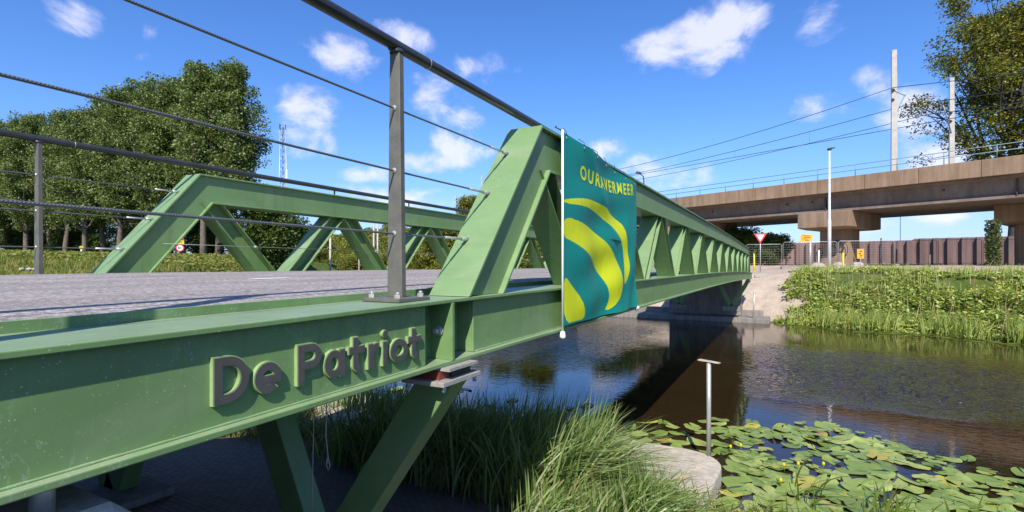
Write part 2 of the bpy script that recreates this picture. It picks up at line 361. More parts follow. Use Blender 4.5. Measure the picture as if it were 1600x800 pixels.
yn = np.interp(GX, NX, NY); yf = np.interp(GX, FX, FY); df = GY-yf; dn = yn-GY
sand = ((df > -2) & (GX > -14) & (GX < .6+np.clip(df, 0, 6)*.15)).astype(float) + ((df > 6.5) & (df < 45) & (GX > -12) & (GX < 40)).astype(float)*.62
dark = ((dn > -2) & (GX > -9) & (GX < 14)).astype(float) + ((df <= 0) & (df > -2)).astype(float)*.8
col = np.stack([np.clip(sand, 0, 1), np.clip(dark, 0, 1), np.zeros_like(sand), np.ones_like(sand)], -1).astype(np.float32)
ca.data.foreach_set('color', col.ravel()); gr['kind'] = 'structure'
gr.data.polygons.foreach_set('use_smooth', np.ones(len(F), bool))

def water_mat():
    m, N, L, B = newmat('murky_water')
    n = node_noise(N, L, .25, 4, .6); r = ramp(N, L, n.outputs[0], [(.35, (.019, .0115, .0045)), (.7, (.027, .016, .007))])
    L.new(r.outputs[0], B.inputs['Base Color'])
    B.inputs['Roughness'].default_value = .02; B.inputs['IOR'].default_value = 1.36; B.inputs['Specular IOR Level'].default_value = .7
    tc = N.new('ShaderNodeTexCoord'); sx = N.new('ShaderNodeSeparateXYZ'); L.new(tc.outputs['Object'], sx.inputs[0])
    # a wind-ruffled patch in mid-stream, calm water in the lee of the bridge and the banks
    def mth(op, a, b=None, c=None):
        n = N.new('ShaderNodeMath'); n.operation = op
        for i, v in enumerate((a, b, c)):
            if v is None: continue
            if isinstance(v, (int, float)): n.inputs[i].default_value = v
            else: L.new(v, n.inputs[i])
        return n.outputs[0]
    def ssn(v, a, b, lo=0.0, hi=1.0):
        m_ = N.new('ShaderNodeMapRange'); m_.interpolation_type = 'SMOOTHSTEP'; L.new(v, m_.inputs[0])
        for i, q in enumerate((a, b, lo, hi)): m_.inputs[i+1].default_value = q
        return m_.outputs[0]
    nm = node_noise(N, L, .35, 4, .6); nz = mth('SUBTRACT', nm.outputs[0], .5)
    yy = mth('MULTIPLY_ADD', nz, 4.0, sx.outputs[1]); xx = mth('MULTIPLY_ADD', nz, 3.0, sx.outputs[0])
    right = mth('MULTIPLY', mth('MULTIPLY', ssn(yy, 12.0, 13.3), ssn(yy, 18.0, 21.5, 1, 0)), mth('MULTIPLY', ssn(xx, -1.3, -.3), ssn(xx, 4.3, 7.0, 1, 0)))
    left = mth('MULTIPLY', mth('MULTIPLY', ssn(xx, -3.5, -6, 0, .12), ssn(yy, 12, 17)), ssn(yy, 21, 27, 1, .3))
    st = mth('ADD', mth('ADD', mth('MULTIPLY', right, .35), left), .012)
    nb = node_noise(N, L, 6.0, 2.5, .5, .6, vscale=(.75, 1.5, 1)); nb2 = node_noise(N, L, 1.4, 2, .5, 0)
    hgt = mth('MULTIPLY_ADD', nb2.outputs[0], .5, nb.outputs[0])
    bp = N.new('ShaderNodeBump'); bp.inputs['Distance'].default_value = .2; L.new(st, bp.inputs['Strength']); L.new(hgt, bp.inputs['Height'])
    L.new(bp.outputs[0], B.inputs['Normal']); return m
# the ruffled patch carries real small waves; the rest of the sheet is flat
wx = np.arange(-2.6, 9.001, .03); wy = np.arange(10.6, 23.601, .03); QX, QY = np.meshgrid(wx, wy)
wr_ = np.random.default_rng(17); Hh = np.zeros_like(QX); dx_ = .10*wob(QX, QY, 1.1, 1); dy_ = .10*wob(QX, QY, 1.3, 4)
for i in range(44):
    lam = .10*(2.6**wr_.random()); an = -.55+wr_.normal()*.85; kx, ky = math.sin(an), math.cos(an)
    Hh += lam*.0038*np.sin(2*np.pi/lam*((QX+dx_)*kx+(QY+dy_)*ky)+wr_.random()*6.28)
nzz = wob(QX, QY, .8, 6)*.6+wob(QX, QY, 2.3, 2)*.25
msk = sstep(12.2, 13.4, QY+nzz)*(1-sstep(17.6, 21.8, QY+nzz*2))*sstep(-1.5, -.4, QX+nzz*.5)*(1-sstep(4.2, 7.2, QX+nzz*1.6))
msk *= .55+.45*np.clip(.5+wob(QX, QY, .9, 11), 0, 1)
QZ = WZ+Hh*(msk+.02)*np.clip(np.minimum.reduce([QX-wx[0], wx[-1]-QX, QY-wy[0], wy[-1]-QY])/.5, 0, 1)
ii = np.arange(QX.size).reshape(QX.shape); QF = np.stack([ii[:-1, :-1], ii[:-1, 1:], ii[1:, 1:], ii[1:, :-1]], -1).reshape(-1, 4)
QV = np.stack([QX, QY, QZ], -1).reshape(-1, 3); n0 = len(QV); a0, a1, b0_, b1_ = wx[0], wx[-1], wy[0], wy[-1]
ext = []; ef = []
for (xa, xb, ya, yb) in ((-420, 420, -120, b0_), (-420, 420, b1_, 460), (-420, a0, b0_, b1_), (a1, 420, b0_, b1_)):
    k = n0+len(ext); ext += [(xa, ya, WZ), (xb, ya, WZ), (xb, yb, WZ), (xa, yb, WZ)]; ef.append((k, k+1, k+2, k+3))
wt = np_mesh('water', np.concatenate([QV, np.array(ext)]), np.concatenate([QF, np.array(ef)]), water_mat()); wt['kind'] = 'structure'
wt.data.polygons.foreach_set('use_smooth', np.ones(len(QF)+4, bool))

def paver_mat():
    m, N, L, B = newmat('dark_brick_paving')
    tc = N.new('ShaderNodeTexCoord'); b = N.new('ShaderNodeTexBrick'); b.inputs['Scale'].default_value = 5
    b.inputs['Color1'].default_value = (.15, .11, .08, 1); b.inputs['Color2'].default_value = (.20, .155, .12, 1); b.inputs['Mortar'].default_value = (.04, .035, .03, 1)
    b.inputs['Mortar Size'].default_value = .018; L.new(tc.outputs['Object'], b.inputs[0]); L.new(b.outputs[0], B.inputs['Base Color'])
    bp = N.new('ShaderNodeBump'); bp.inputs['Strength'].default_value = .5; bp.inputs['Distance'].default_value = .01; bp.invert = True
    L.new(b.outputs['Fac'], bp.inputs['Height']); L.new(bp.outputs[0], B.inputs['Normal']); B.inputs['Roughness'].default_value = .85; return m
px_ = np.arange(-6.6, -1.29, .2); py_ = np.arange(-1, 5.31, .2)
PX, PY = np.meshgrid(px_, py_); PZ = ground_h(PX, PY)+.07
ii = np.arange(PX.size).reshape(PX.shape); PF = np.stack([ii[:-1, :-1], ii[:-1, 1:], ii[1:, 1:], ii[1:, :-1]], -1).reshape(-1, 4)
pv = np_mesh('paving', np.stack([PX, PY, PZ], -1).reshape(-1, 3), PF, paver_mat()); pv['kind'] = 'structure'

# ------------------------------------------------------------------ the bridge
MIRX = -7.272
Y_END = 28.6
def zc(y):
    if y < 2.6: return -.167 - .009*(2.6-y)/1.0
    if y < 10: return -.167
    return -.167 - .165*((y-10)/18)**2
def sweep(mb, path, rect, i0=0, i1=None, flat_start=False, flat_end=False, mirror=False, cap0=True, cap1=True):
    """prism of cross-section rect (x0,x1,n0,n1) along path of (y,z) points; n is measured along the outward normal, mitred"""
    i1 = len(path)-1 if i1 is None else i1
    T = []
    for a, b in zip(path, path[1:]):
        d = Vector((b[0]-a[0], b[1]-a[1])).normalized(); T.append(d)
    x0, x1, n0, n1 = rect
    if mirror: x0, x1 = MIRX-x1, MIRX-x0
    rings = []
    for i in range(i0, i1+1):
        p = Vector(path[i])
        if i == 0: nm = Vector((-T[0].y, T[0].x)); m = Vector((-1/T[0].y, 0)) if flat_start else nm
        elif i == len(path)-1: nm = Vector((-T[-1].y, T[-1].x)); m = Vector((-1/T[-1].y, 0)) if flat_end else nm
        else:
            a = Vector((-T[i-1].y, T[i-1].x)); b = Vector((-T[i].y, T[i].x)); m = (a+b); m = m/m.dot(a)
        q0 = p+m*n0; q1 = p+m*n1
        rings.append([mb.bm.verts.new(v) for v in ((x0, q0.x, q0.y), (x1, q0.x, q0.y), (x1, q1.x, q1.y), (x0, q1.x, q1.y))])
    for a, b in zip(rings, rings[1:]):
        for k in range(4): mb.bm.faces.new((a[k], b[k], b[(k+1) % 4], a[(k+1) % 4]))
    if cap0: mb.bm.faces.new(rings[0])
    if cap1: mb.bm.faces.new(rings[-1][::-1])
def bmfix(mb): bmesh.ops.recalc_face_normals(mb.bm, faces=mb.bm.faces[:])

bridge = empty('truss_bridge', (0, 0, 0), label='green steel truss bridge with raised grey lettering crossing the river', cat='bridge')
XO, XI = -1.495, -1.762         # outer and inner edge of the truss flanges
WO = XO-.036                    # outer face of the webs
base = [(y, zc(y)) for y in list(np.arange(-4.2, Y_END+3.0, .8))]
upper = [(2.32, zc(2.32)+.002)] + [(3.27, .985)] + [(y, zc(y)+1.152) for y in np.arange(4.2, Y_END-1.4, .8)] + [(Y_END-1.1, zc(Y_END-1.1)+1.152), (Y_END-.15, zc(Y_END-.15)+.002)]
girders = []
for mir in (False, True):
    mb = MB()
    sweep(mb, base, (-1.868, XO, -.020, 0), mirror=mir)            # top flange
    sweep(mb, base, (XI, XO, -.335, -.313), mirror=mir)            # bottom flange
    def part_path(y0, y1):
        ys = [y0] + [float(y) for y in np.arange(math.ceil(y0/.8)*.8, y1, .8) if y0+.05 < y < y1-.05] + [y1]
        return [(y, zc(y)) for y in ys]
    for y0, y1 in (((-4.2, 1.99), (2.42, Y_END+2.0))):
        sweep(mb, part_path(y0, y1), (WO-.012, WO, -.313, -.020), mirror=mir)
    sweep(mb, part_path(1.97, 2.44), (-1.655, -1.64, -.313, -.020), mirror=mir)
    for y0, y1 in ((1.978, 1.99), (2.42, 2.432)):
        sweep(mb, part_path(y0, y1), (-1.655, WO-.012, -.313, -.020), mirror=mir)
    sweep(mb, part_path(-4.2, Y_END+2), (XI+.036, XI+.048, -.313, -.020), mirror=mir)
    bmfix(mb)
    g = mb.build('girder', M_GREEN, bridge, bevel=.004); girders.append(g)
    if not mir:
        wr = random.Random(3)
        for dz, y0, y1 in ((-.311, -4.0, 1.985), (-.311, 2.44, 14.0)):
            mb = MB(); yy = [y0+i*.03 for i in range(int((y1-y0)/.03))]
            mb.tube([(WO+.001, y, zc(y)+dz) for y in yy], [wr.uniform(.0035, .0062) for _ in yy], 6); mb.build('weld_seam', M_GREEN, g)
        for yv in (2.163, 2.180):
            mb = MB(); zz = [zc(2.17)-.312+i*.012 for i in range(25)]; mb.tube([(-1.639, yv, z) for z in zz], [wr.uniform(.003, .005) for _ in zz], 5); mb.build('weld_seam', M_GREEN, g)
    mb = MB(); sweep(mb, part_path(2.160, 2.183), (-1.64, XO+.002, -.313, -.020), mirror=mir); bmfix(mb)
    mb.build('stiffener', M_GREEN, g, bevel=.003)
    mb = MB(); sweep(mb, base, (-1.880, -1.868, -.012, .034), mirror=mir); bmfix(mb)
    mb.build('kerb_plate', M_GREEN, bridge, bevel=.002)
    n = len(upper)
    for nm, i0, i1, c0, c1 in (('end_post', 0, 1, True, False), ('top_chord', 1, n-2, False, False), ('end_post', n-2, n-1, False, True)):
        mb = MB()
        for rect in ((XI, XO, -.018, 0), (XI, XO, -.310, -.292), (WO-.012, WO, -.292, -.018), (XI+.036, XI+.048, -.292, -.018)):
            sweep(mb, upper, rect, i0, i1, True, True, mir, c0, c1)
        bmfix(mb)
        mb.build(nm, M_GREEN, bridge, bevel=.003)
    # diagonals: rolled H sections between lower and upper nodes
    PITCH = 2.02; k = 0
    nodes = []
    y = 4.27
    top = [3.30 + PITCH*i for i in range(0, 12)]; bot = [4.30+PITCH*i for i in range(0, 12)]
    segs = []
    for i in range(12):
        segs.append((top[i], bot[i]))
        if i < 11: segs.append((bot[i], top[i+1]))
    segs.append((bot[11], bot[11]+1.0))
    for j, (ya, yb) in enumerate(segs):
        down = j % 2 == 0                                     # starts at the top chord
        za = (zc(ya)+1.152-.31) if down else zc(ya)
        zb = zc(yb) if down else (zc(yb)+1.152-.31)
        pl, ph = ((yb, zb), (ya, za)) if down else ((ya, za), (yb, zb))
        sgn = -1 if down else 1
        pl = (pl[0]-sgn*.0+sgn*.13, pl[1]); ph = (ph[0]-sgn*.12, ph[1])
        if ph[1]-pl[1] < .3: continue
        mb = MB(); path = [pl, ph]; h = .095
        for rect in ((-1.742, -1.515, h-.012, h), (-1.742, -1.515, -h, -h+.012), (-1.634, -1.622, -h+.012, h-.012)):
            sweep(mb, path, rect, flat_start=True, flat_end=True, mirror=mir)
        bmfix(mb); mb.build('diagonal', M_GREEN, bridge)
# cross beams below the deck
for y in np.arange(.2, Y_END, 2.02):
    mb = MB(); mb.box(MIRX-XI-.04, XI+.04, y-.08, y+.08, zc(y)-.29, zc(y)-.10); mb.build('cross_beam', M_GREEN, bridge)
# deck plate and asphalt wearing course
def asphalt():
    m, N, L, B = newmat('asphalt_deck')
    n = node_noise(N, L, 42, 8, .85); n2 = node_noise(N, L, 1.2, 6, .6, 0, 'Object', (2.5, .5, 1))
    r = ramp(N, L, n.outputs[0], [(.38, (.085, .078, .075)), (.5, (.275, .245, .222)), (.62, (.56, .51, .46))])
    r2 = ramp(N, L, n2.outputs[0], [(.35, (.75, .74, .75)), (.65, (1.08, 1.06, 1.06))])
    mx = N.new('ShaderNodeMix'); mx.data_type = 'RGBA'; mx.blend_type = 'MULTIPLY'; mx.inputs[0].default_value = 1
    L.new(r.outputs[0], mx.inputs[6]); L.new(r2.outputs[0], mx.inputs[7]); L.new(mx.outputs[2], B.inputs['Base Color'])
    B.inputs['Roughness'].default_value = .85; bp = N.new('ShaderNodeBump'); bp.inputs['Strength'].default_value = .8; bp.inputs['Distance'].default_value = .006
    L.new(n.outputs[0], bp.inputs['Height']); L.new(bp.outputs[0], B.inputs['Normal']); return m
M_ASPH = asphalt()
def zroad(x, y):
    return zc(y) + .038 + (-1.9-x)/3.5*.062
ys = np.arange(-9, Y_END+2.01, .2); xs = np.linspace(-5.380, -1.905, 16)
X_, Y_ = np.meshgrid(xs, ys); nzr = np.random.default_rng(3)
edge = (nzr.random(len(ys))-.5)*.05; X_[:, -1] += edge-.01; X_[:, 0] -= .0
Z_ = np.vectorize(zroad)(X_, Y_) + wob(X_, Y_, 2.4, 1)*.003
Z_[:, -1] -= .010
ii = np.arange(X_.size).reshape(X_.shape); FF = np.stack([ii[:-1, :-1], ii[:-1, 1:], ii[1:, 1:], ii[1:, :-1]], -1).reshape(-1, 4)
dk = np_mesh('deck_surface', np.stack([X_, Y_, Z_], -1).reshape(-1, 3), FF, M_ASPH, bridge)
mb = MB()
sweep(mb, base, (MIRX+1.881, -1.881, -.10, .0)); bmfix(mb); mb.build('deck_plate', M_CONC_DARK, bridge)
# small dashes of road paint along the middle
for y in (2.42, 7.7, 13.0, 18.3, 23.6):
    mb = MB(); x0, x1 = -3.50, -3.40; a, b = y, y+.32
    mb.quad([(x0, a, zroad(x0, a)+.006), (x1, a, zroad(x1, a)+.006), (x1, b, zroad(x1, b)+.006), (x0, b, zroad(x0, b)+.006)])
    mb.build('lane_dash', M_WHITE, bridge)
# bolt on the pocket stiffener
mb = MB(); mb.tube([(-1.572, 2.158, -.335), (-1.572, 2.142, -.335)], .020, 6); mb.tube([(-1.572, 2.142, -.335), (-1.572, 2.118, -.335)], .0125, 12)
mb.tube([(-1.572, 2.157, -.335), (-1.572, 2.150, -.335)], .026, 16)
mb.build('bolt', M_STEEL, girders[0])

# ---- raised letters: De Patriot
XF = WO            # face the letters stand on
def letter(name, pieces, y0, wd, hgt, base_z, st):
    """pieces in letter units; y scaled to metres"""
    mb = MB(); k = [0]
    def add(shape, *a):
        for lay in (0, 1):
            w = st if lay == 0 else st-.0075
            if shape == 'arc' and a[1] < .009: w = .0165 if lay == 0 else .0125
            xa = XF if lay == 0 else XF+.015
            xb = XF+.0155+.00025*k[0] if lay == 0 else XF+.0185+.00025*k[0]
            e = 0 if lay == 0 else .00425
            mi = 0 if lay == 0 else 1
            if shape == 'bar':       # from (y,z) to (y,z)
                (ya, za), (yb, zb) = a[:2]
                d = Vector((yb-ya, zb-za)); L_ = d.length; d.normalize(); n_ = Vector((-d.y, d.x))*w/2
                A = Vector((ya, za))+d*(e if len(a) < 3 else -.004); B_ = Vector((yb, zb))-d*(e if len(a) < 3 else -.001)
                q = [A-n_, B_-n_, B_+n_, A+n_]
                mb.prism([(xa, p.x, p.y) for p in q], [(xb, p.x, p.y) for p in q], mi)
            else:                    # arc: centre, radii of the centre line, angles
                (cy, cz), ry, rz, a0, a1 = a[:5]
                nseg = max(4, int(abs(a1-a0)/9)); da = math.degrees(e/max(ry, .01)) if abs(a1-a0) < 359 and len(a) < 6 else 0
                aa = [R(lerp(a0+da*(1 if a1 > a0 else -1), a1-da*(1 if a1 > a0 else -1), i/nseg)) for i in range(nseg+1)]
                for p, q in zip(aa, aa[1:]):
                    pt = lambda t, r: (cy+math.cos(t)*(ry+r), cz+math.sin(t)*(rz+r))
                    quad = [pt(p, -w/2), pt(p, w/2), pt(q, w/2), pt(q, -w/2)]
                    b = [mb.bm.verts.new((xa, *c)) for c in quad]; t = [mb.bm.verts.new((xb, *c)) for c in quad]
                    for f in ((t[0], t[1], t[2], t[3]), (b[1], t[1], t[0], b[0])[:0] or (b[0], b[3], t[3], t[0]), (b[1], b[2], t[2], t[1])):
                        try:
                            ff = mb.bm.faces.new(f); ff.material_index = mi
                        except ValueError: pass
                    if p == aa[0] and abs(a1-a0) < 359:
                        ff = mb.bm.faces.new((b[0], b[1], t[1], t[0])); ff.material_index = mi
                    if q == aa[-1] and abs(a1-a0) < 359:
                        ff = mb.bm.faces.new((b[3], b[2], t[2], t[3])); ff.material_index = mi
        k[0] += 1
    for pc in pieces: add(*pc)
    bmfix(mb)
    return mb.build(name, [M_GREEN_EDGE, M_LETTER], girders[0])
BZ = -.425; CAP = .148; XH = .108; S = .032; h = S/2
def rowy(px):
    r = (px-800)/800; x = -1.52
    # solve (x*CT + y*ST)/( -x*ST + y*CT) = r
    return (-r*x*ST - x*CT)/(ST - r*CT)
def bz(y): return BZ - .008*(y-.93)/1.0
def L_D(y0, y1):
    z = bz(y0); w = y1-y0; rz = (CAP-S)/2; cy = y1-h-rz*.98
    return [('bar', (y0+h, z), (y0+h, z+CAP)), ('bar', (y0+S-.004, z+h), (cy+.001, z+h), 1), ('bar', (y0+S-.004, z+CAP-h), (cy+.001, z+CAP-h), 1), ('arc', (cy, z+CAP/2), rz*.98, rz, -90, 90, 1)]
def L_e(y0, y1):
    z = bz(y0); r = (y1-y0)/2-h; c = (y0+y1)/2; rz = XH/2-h
    return [('arc', (c, z+XH/2), r, rz, 0, 318), ('bar', (y0+S-.006, z+XH/2-.006), (y1-.004, z+XH/2-.006), 1)]
def L_P(y0, y1):
    z = bz(y0); rz = .031; cy = y1-h-rz
    return [('bar', (y0+h, z), (y0+h, z+CAP)), ('bar', (y0+S-.004, z+CAP-h), (cy+.001, z+CAP-h), 1), ('bar', (y0+S-.004, z+CAP-h-2*rz), (cy+.001, z+CAP-h-2*rz), 1), ('arc', (cy, z+CAP-h-rz), rz, rz, -90, 90, 1)]
def L_a(y0, y1):
    z = bz(y0); c = y0+(y1-y0)*.47; r = (y1-y0)*.47-h; rz = XH/2-h
    return [('arc', (c, z+XH/2), r, rz, 0, 360), ('bar', (y1-h, z), (y1-h, z+XH))]
def L_t(y0, y1):
    z = bz(y0); c = y0+(y1-y0)*.42; rr = .018
    return [('bar', (c, z+h+.010), (c, z+CAP*.98)), ('bar', (y0, z+XH-h), (y1, z+XH-h)), ('arc', (c+rr, z+h+rr*.9), rr, rr*.9, 180, 290, 1)]
def L_r(y0, y1):
    z = bz(y0); rr = y1-y0-S
    return [('bar', (y0+h, z), (y0+h, z+XH)), ('arc', (y0+h+rr, z+XH-h-rr), rr, rr, 80, 175, 1)]
def L_i(y0, y1):
    z = bz(y0); c = (y0+y1)/2
    return [('bar', (c, z), (c, z+XH)), ('arc', (c, z+XH+.030), .0085, .0085, 0, 360)]
def L_o(y0, y1):
    z = bz(y0); r = (y1-y0)/2-h; c = (y0+y1)/2
    return [('arc', (c, z+XH/2), r, XH/2-h, 0, 360)]
for nm, fn, a, b in (('D', L_D, 331, 388), ('e', L_e, 395, 439), ('P', L_P, 463, 501), ('a', L_a, 505, 538), ('t', L_t, 543, 569), ('r', L_r, 573.5, 592), ('i', L_i, 595, 606), ('o', L_o, 608, 636), ('t', L_t, 636, 657)):
    letter('letter', fn(rowy(a), rowy(b)), 0, 0, 0, 0, S)

# ---- handrails
def rail_z(y): return 1.078 + (zc(y)+.167 if y > 2.6 else .0)
for mir in (False, True):
    X = -1.68; mx = (lambda x: MIRX-x) if mir else (lambda x: x)
    hr = MB(); pts = [(mx(X), y, rail_z(y)) for y in np.arange(-5, Y_END-.5, .8)]
    hr.tube(pts, .0285, 16); rail = hr.build('handrail', M_RAIL, bridge)
    py = [1.955+1.62*i for i in range(-4, 16)]
    for y in py:
        onto = y > 3.0
        if y > Y_END-1.2: continue
        mb = MB()
        if onto:
            mb.tube([(mx(X), y, zc(y)+1.150), (mx(X), y, rail_z(y)-.02)], .011, 8); mb.build('post', M_RAIL, rail); continue
        zf = zc(y)
        if y < 3.0:
            w0, w1 = .047, .030
            b = [(mx(X-w0), y-.016, zf+.018), (mx(X+w0), y-.016, zf+.018), (mx(X+w0), y+.016, zf+.018), (mx(X-w0), y+.016, zf+.018)]
            t = [(mx(X-w1), y-.016, rail_z(y)-.025), (mx(X+w1), y-.016, rail_z(y)-.025), (mx(X+w1), y+.016, rail_z(y)-.025), (mx(X-w1), y+.016, rail_z(y)-.025)]
            mb.prism(b, t); bmfix(mb)
            mb.build('post', M_POST, rail, bevel=.003)
            mb = MB(); x0, x1 = sorted((mx(X-.115), mx(X+.115))); mb.box(x0, x1, y-.118, y+.118, zf+.001, zf+.019)
            bp_ = mb.build('base_plate', M_POST, rail, bevel=.003)
            for sx_ in (-.08, .08):
                for sy in (-.085, .085):
                    mb = MB(); cx = mx(X+sx_)
                    mb.tube([(cx, y+sy, zf+.019), (cx, y+sy, zf+.037)], .0165, 6, smooth=False); mb.tube([(cx, y+sy, zf+.037), (cx, y+sy, zf+.047)], .009, 8)
                    mb.build('bolt', M_BOLT, rail)
            mb = MB(); mb.tube([(mx(X), y+.0, rail_z(y)-.04), (mx(X), y+.0, rail_z(y)-.02)], .035, 10)
            mb.tube([(mx(X), y-.055, rail_z(y)-.031), (mx(X), y-.018, rail_z(y)-.031)], .008, 6); mb.build('clamp', M_RAIL, rail)
    # joint sleeve of the rail
    mb = MB(); mb.tube([(mx(X), 2.20, rail_z(2.2)), (mx(X), 2.205, rail_z(2.2))], .0296, 16); mb.build('joint_ring', M_STEEL, rail)
    for i, z in enumerate((.77, .465, .158)):
        ye = 2.32 + .95*(z+.167)/1.152 - .01
        yy = [(-5 + 1.62*j*.5) for j in range(0, 40) if -5+1.62*j*.5 < ye-.25]
        mb = MB(); mb.tube([(mx(X), y, z-.003*math.sin((y-1.955)/1.62*math.pi)**2) for y in yy]+[(mx(X), ye-.2, z)], .0052, 8)
        cb = mb.build('cable', M_CABLE, rail)
        mb = MB(); mb.tube([(mx(X), ye-.22, z), (mx(X), ye-.05, z)], .0078, 8); mb.tube([(mx(X), ye-.05, z), (mx(X), ye+.02, z)], .013, 6)
        mb.build('tensioner', M_STEEL, cb)
        for y in py:
            if -3 < y < 3.0:
                mb = MB(); mb.tube([(mx(X), y-.020, z), (mx(X), y-.0165, z)], .013, 14); mb.tube([(mx(X), y-.024, z), (mx(X), y+.022, z)], .0095, 12); mb.build('grommet', M_STEEL, cb)
    # wire running through the truss
    for z in (.22,):
        xw = mx(-1.752-.012)
        mb = MB(); mb.tube([(xw, y, z+zc(y)+.167) for y in (2.9, 6, 10, 14, 18, 22, 26.5)], .0035, 6); cb = mb.build('cable', M_CABLE, rail)
        if z < .3:
            for j in range(12):
                y = 3.30+2.02*j + .62
                mb = MB(); mb.tube([(xw, y-.02, z+zc(y)+.167), (xw, y+.02, z+zc(y)+.167)], .014, 8); mb.build('grommet', M_STEEL, cb)

# ---- V trestles with bearings
def trestle(y, xs_, label, far=False, zb=-1.86):
    t = empty('bridge_trestle', (xs_[1], y, zb), label=label, cat='bridge support', group='V-shaped legs under the bridge ends')
    ztop = zc(y)-.335
    def loc(x, yy, z): return (x-xs_[1], yy-y, z-zb)
    for j, xt in enumerate((xs_[0], xs_[2])):
        mb = MB(); zt = ztop-.085; w = .115; xb = xs_[1] + (.03 if xt > xs_[1] else -.03)
        mb.prism([loc(xb-w, y-.07, zb), loc(xb+w, y-.07, zb), loc(xb+w, y+.07, zb), loc(xb-w, y+.07, zb)],
                 [loc(xt-w, y-.07, zt), loc(xt+w, y-.07, zt), loc(xt+w, y+.07, zt), loc(xt-w, y+.07, zt)])
        mb.build('leg', M_GREEN, t, bevel=.006)
        mb = MB(); mb.box(xt-.13-xs_[1], xt+.13-xs_[1], -.17, .17, zt-zb+.001, zt-zb+.024)
        pl = mb.build('bearing_plate', M_BOLT, t, bevel=.002)
        for a in (-.11, .11):
            for b in (-.14, .14):
                mb = MB(); mb.tube([(xt-xs_[1]+a, b, zt-zb-.028), (xt-xs_[1]+a, b, zt-zb+.001)], .011, 8); mb.build('bolt', M_STEEL, pl)
        mb = MB(); mb.box(xt-.09-xs_[1], xt+.09-xs_[1], -.04, .13, zt-zb+.024, ztop-zb-.016); mb.build('bearing_pad', M_DARKRUB, t)
        mb = MB(); mb.box(xt-.07-xs_[1], xt+.075-xs_[1], -.13, -.045, zt-zb+.025, ztop-zb-.018); mb.build('rocker', M_REDRUB, t)
        mb = MB(); mb.box(xt-.10-xs_[1], xt+.13-xs_[1], -.12, .14, ztop-zb-.016, ztop-zb-.001); mb.build('sole_plate', M_BOLT, t)
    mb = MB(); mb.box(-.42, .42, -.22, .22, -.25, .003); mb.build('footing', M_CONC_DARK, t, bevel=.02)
    return t
YT = 2.19
trestle(YT, (-1.575, -2.46, -3.08), 'near green V-shaped steel leg holding the girder beside the raised lettering', zb=-1.80)
trestle(YT, (MIRX+3.08, MIRX+2.46, MIRX+1.575), 'dark V-shaped steel leg under the far side of the near bridge end', zb=-1.80)
trestle(Y_END-.4, (-1.58, -2.36, -3.02), 'V-shaped steel leg across the water at the far end, nearer the sand slope', zb=-2.05)
trestle(Y_END-.4, (MIRX+3.02, MIRX+2.36, MIRX+1.58), 'V-shaped steel leg across the water at the far end, deeper in shade', zb=-2.05)

# ------------------------------------------------------------------ banner
XB = -1.462
def banner_yz(px, py):
    r = (px-800)/800; y = (-r*XB*ST - XB*CT)/(ST - r*CT); t = -XB*ST + y*CT
    return y, (415-py)/800*t
BY0, _ = banner_yz(878, 300); BY1, _ = banner_yz(994, 300)
def wav(u, v):
    """fold depth of the cloth at u (0..1 along), v (0..1 down)"""
    e = np.sin(np.pi*np.clip(u, 0, 1))
    return 1.7*(.012*np.sin(u*7+v*2.2)*e + .009*np.sin(u*17-v*5+1)*e*np.clip(v*1.4, 0.2, 1) + .006*np.sin(v*21+u*6)*e + .012*np.sin(u*30+v*9)*np.clip(u-.75, 0, 1)*3*v
            + .010*np.exp(-((u-.25-v*.8)/.06)**2)*(v < .5))
ztop = lambda u: lerp(1.005, .93, u) - .02*math.sin(math.pi*u)
zbot = lambda u: lerp(-.452, -.455, u) - .015*math.sin(math.pi*u)
def poly_px(pts): return [banner_yz(840+x/2.285, 190+y/2.285) for x, y in pts]
shapes = [poly_px([(92, 276), (160, 273), (205, 285), (250, 312), (290, 350), (308, 372), (318, 420), (322, 465), (327, 515), (322, 550), (310, 588), (306, 560), (312, 500), (305, 440), (290, 400), (262, 370), (215, 325), (160, 300), (92, 291)]),
          poly_px([(92, 336), (150, 357), (200, 385), (250, 432), (285, 490), (302, 560), (298, 612), (275, 660), (250, 680), (262, 640), (255, 590), (235, 545), (205, 500), (160, 455), (120, 425), (92, 412)]),
          poly_px([(92, 543), (120, 580), (150, 620), (168, 660), (172, 705), (140, 712), (92, 722)])]
def inside(poly, y, z):
    c = np.zeros(y.shape, bool); n = len(poly)
    for i in range(n):
        (ya, za), (yb, zb) = poly[i], poly[(i+1) % n]
        cond = ((za > z) != (zb > z)) & (y < (yb-ya)*(z-za)/(zb-za+1e-12)+ya); c ^= cond
    return c
def smooth_poly(p, it=2):
    for _ in range(it):
        q = []
        for i in range(len(p)):
            a = Vector(p[i]); b = Vector(p[(i+1) % len(p)]); q += [tuple(a*.75+b*.25), tuple(a*.25+b*.75)]
        p = q
    return p
banner = empty('banner', (XB, BY0, zbot(0)), label='teal and lime banner hung on the outside of the truss', cat='banner')
NU, NV = 420, 300
U, V = np.meshgrid(np.linspace(0, 1, NU+1), np.linspace(0, 1, NV+1))
zt_ = lerp(1.005, .93, U)-.02*np.sin(np.pi*U)*.3; zb_ = lerp(-.452, -.455, U)-.01*np.sin(np.pi*U)
BYY = lerp(BY0, BY1, U); BZZ = lerp(zt_, zb_, V); BXX = XB + wav(U, V)
vv = np.stack([BXX-XB, BYY-BY0, BZZ-zbot(0)], -1).reshape(-1, 3)
ii = np.arange(U.size).reshape(U.shape); FF = np.stack([ii[:-1, :-1], ii[1:, :-1], ii[1:, 1:], ii[:-1, 1:]], -1).reshape(-1, 4)
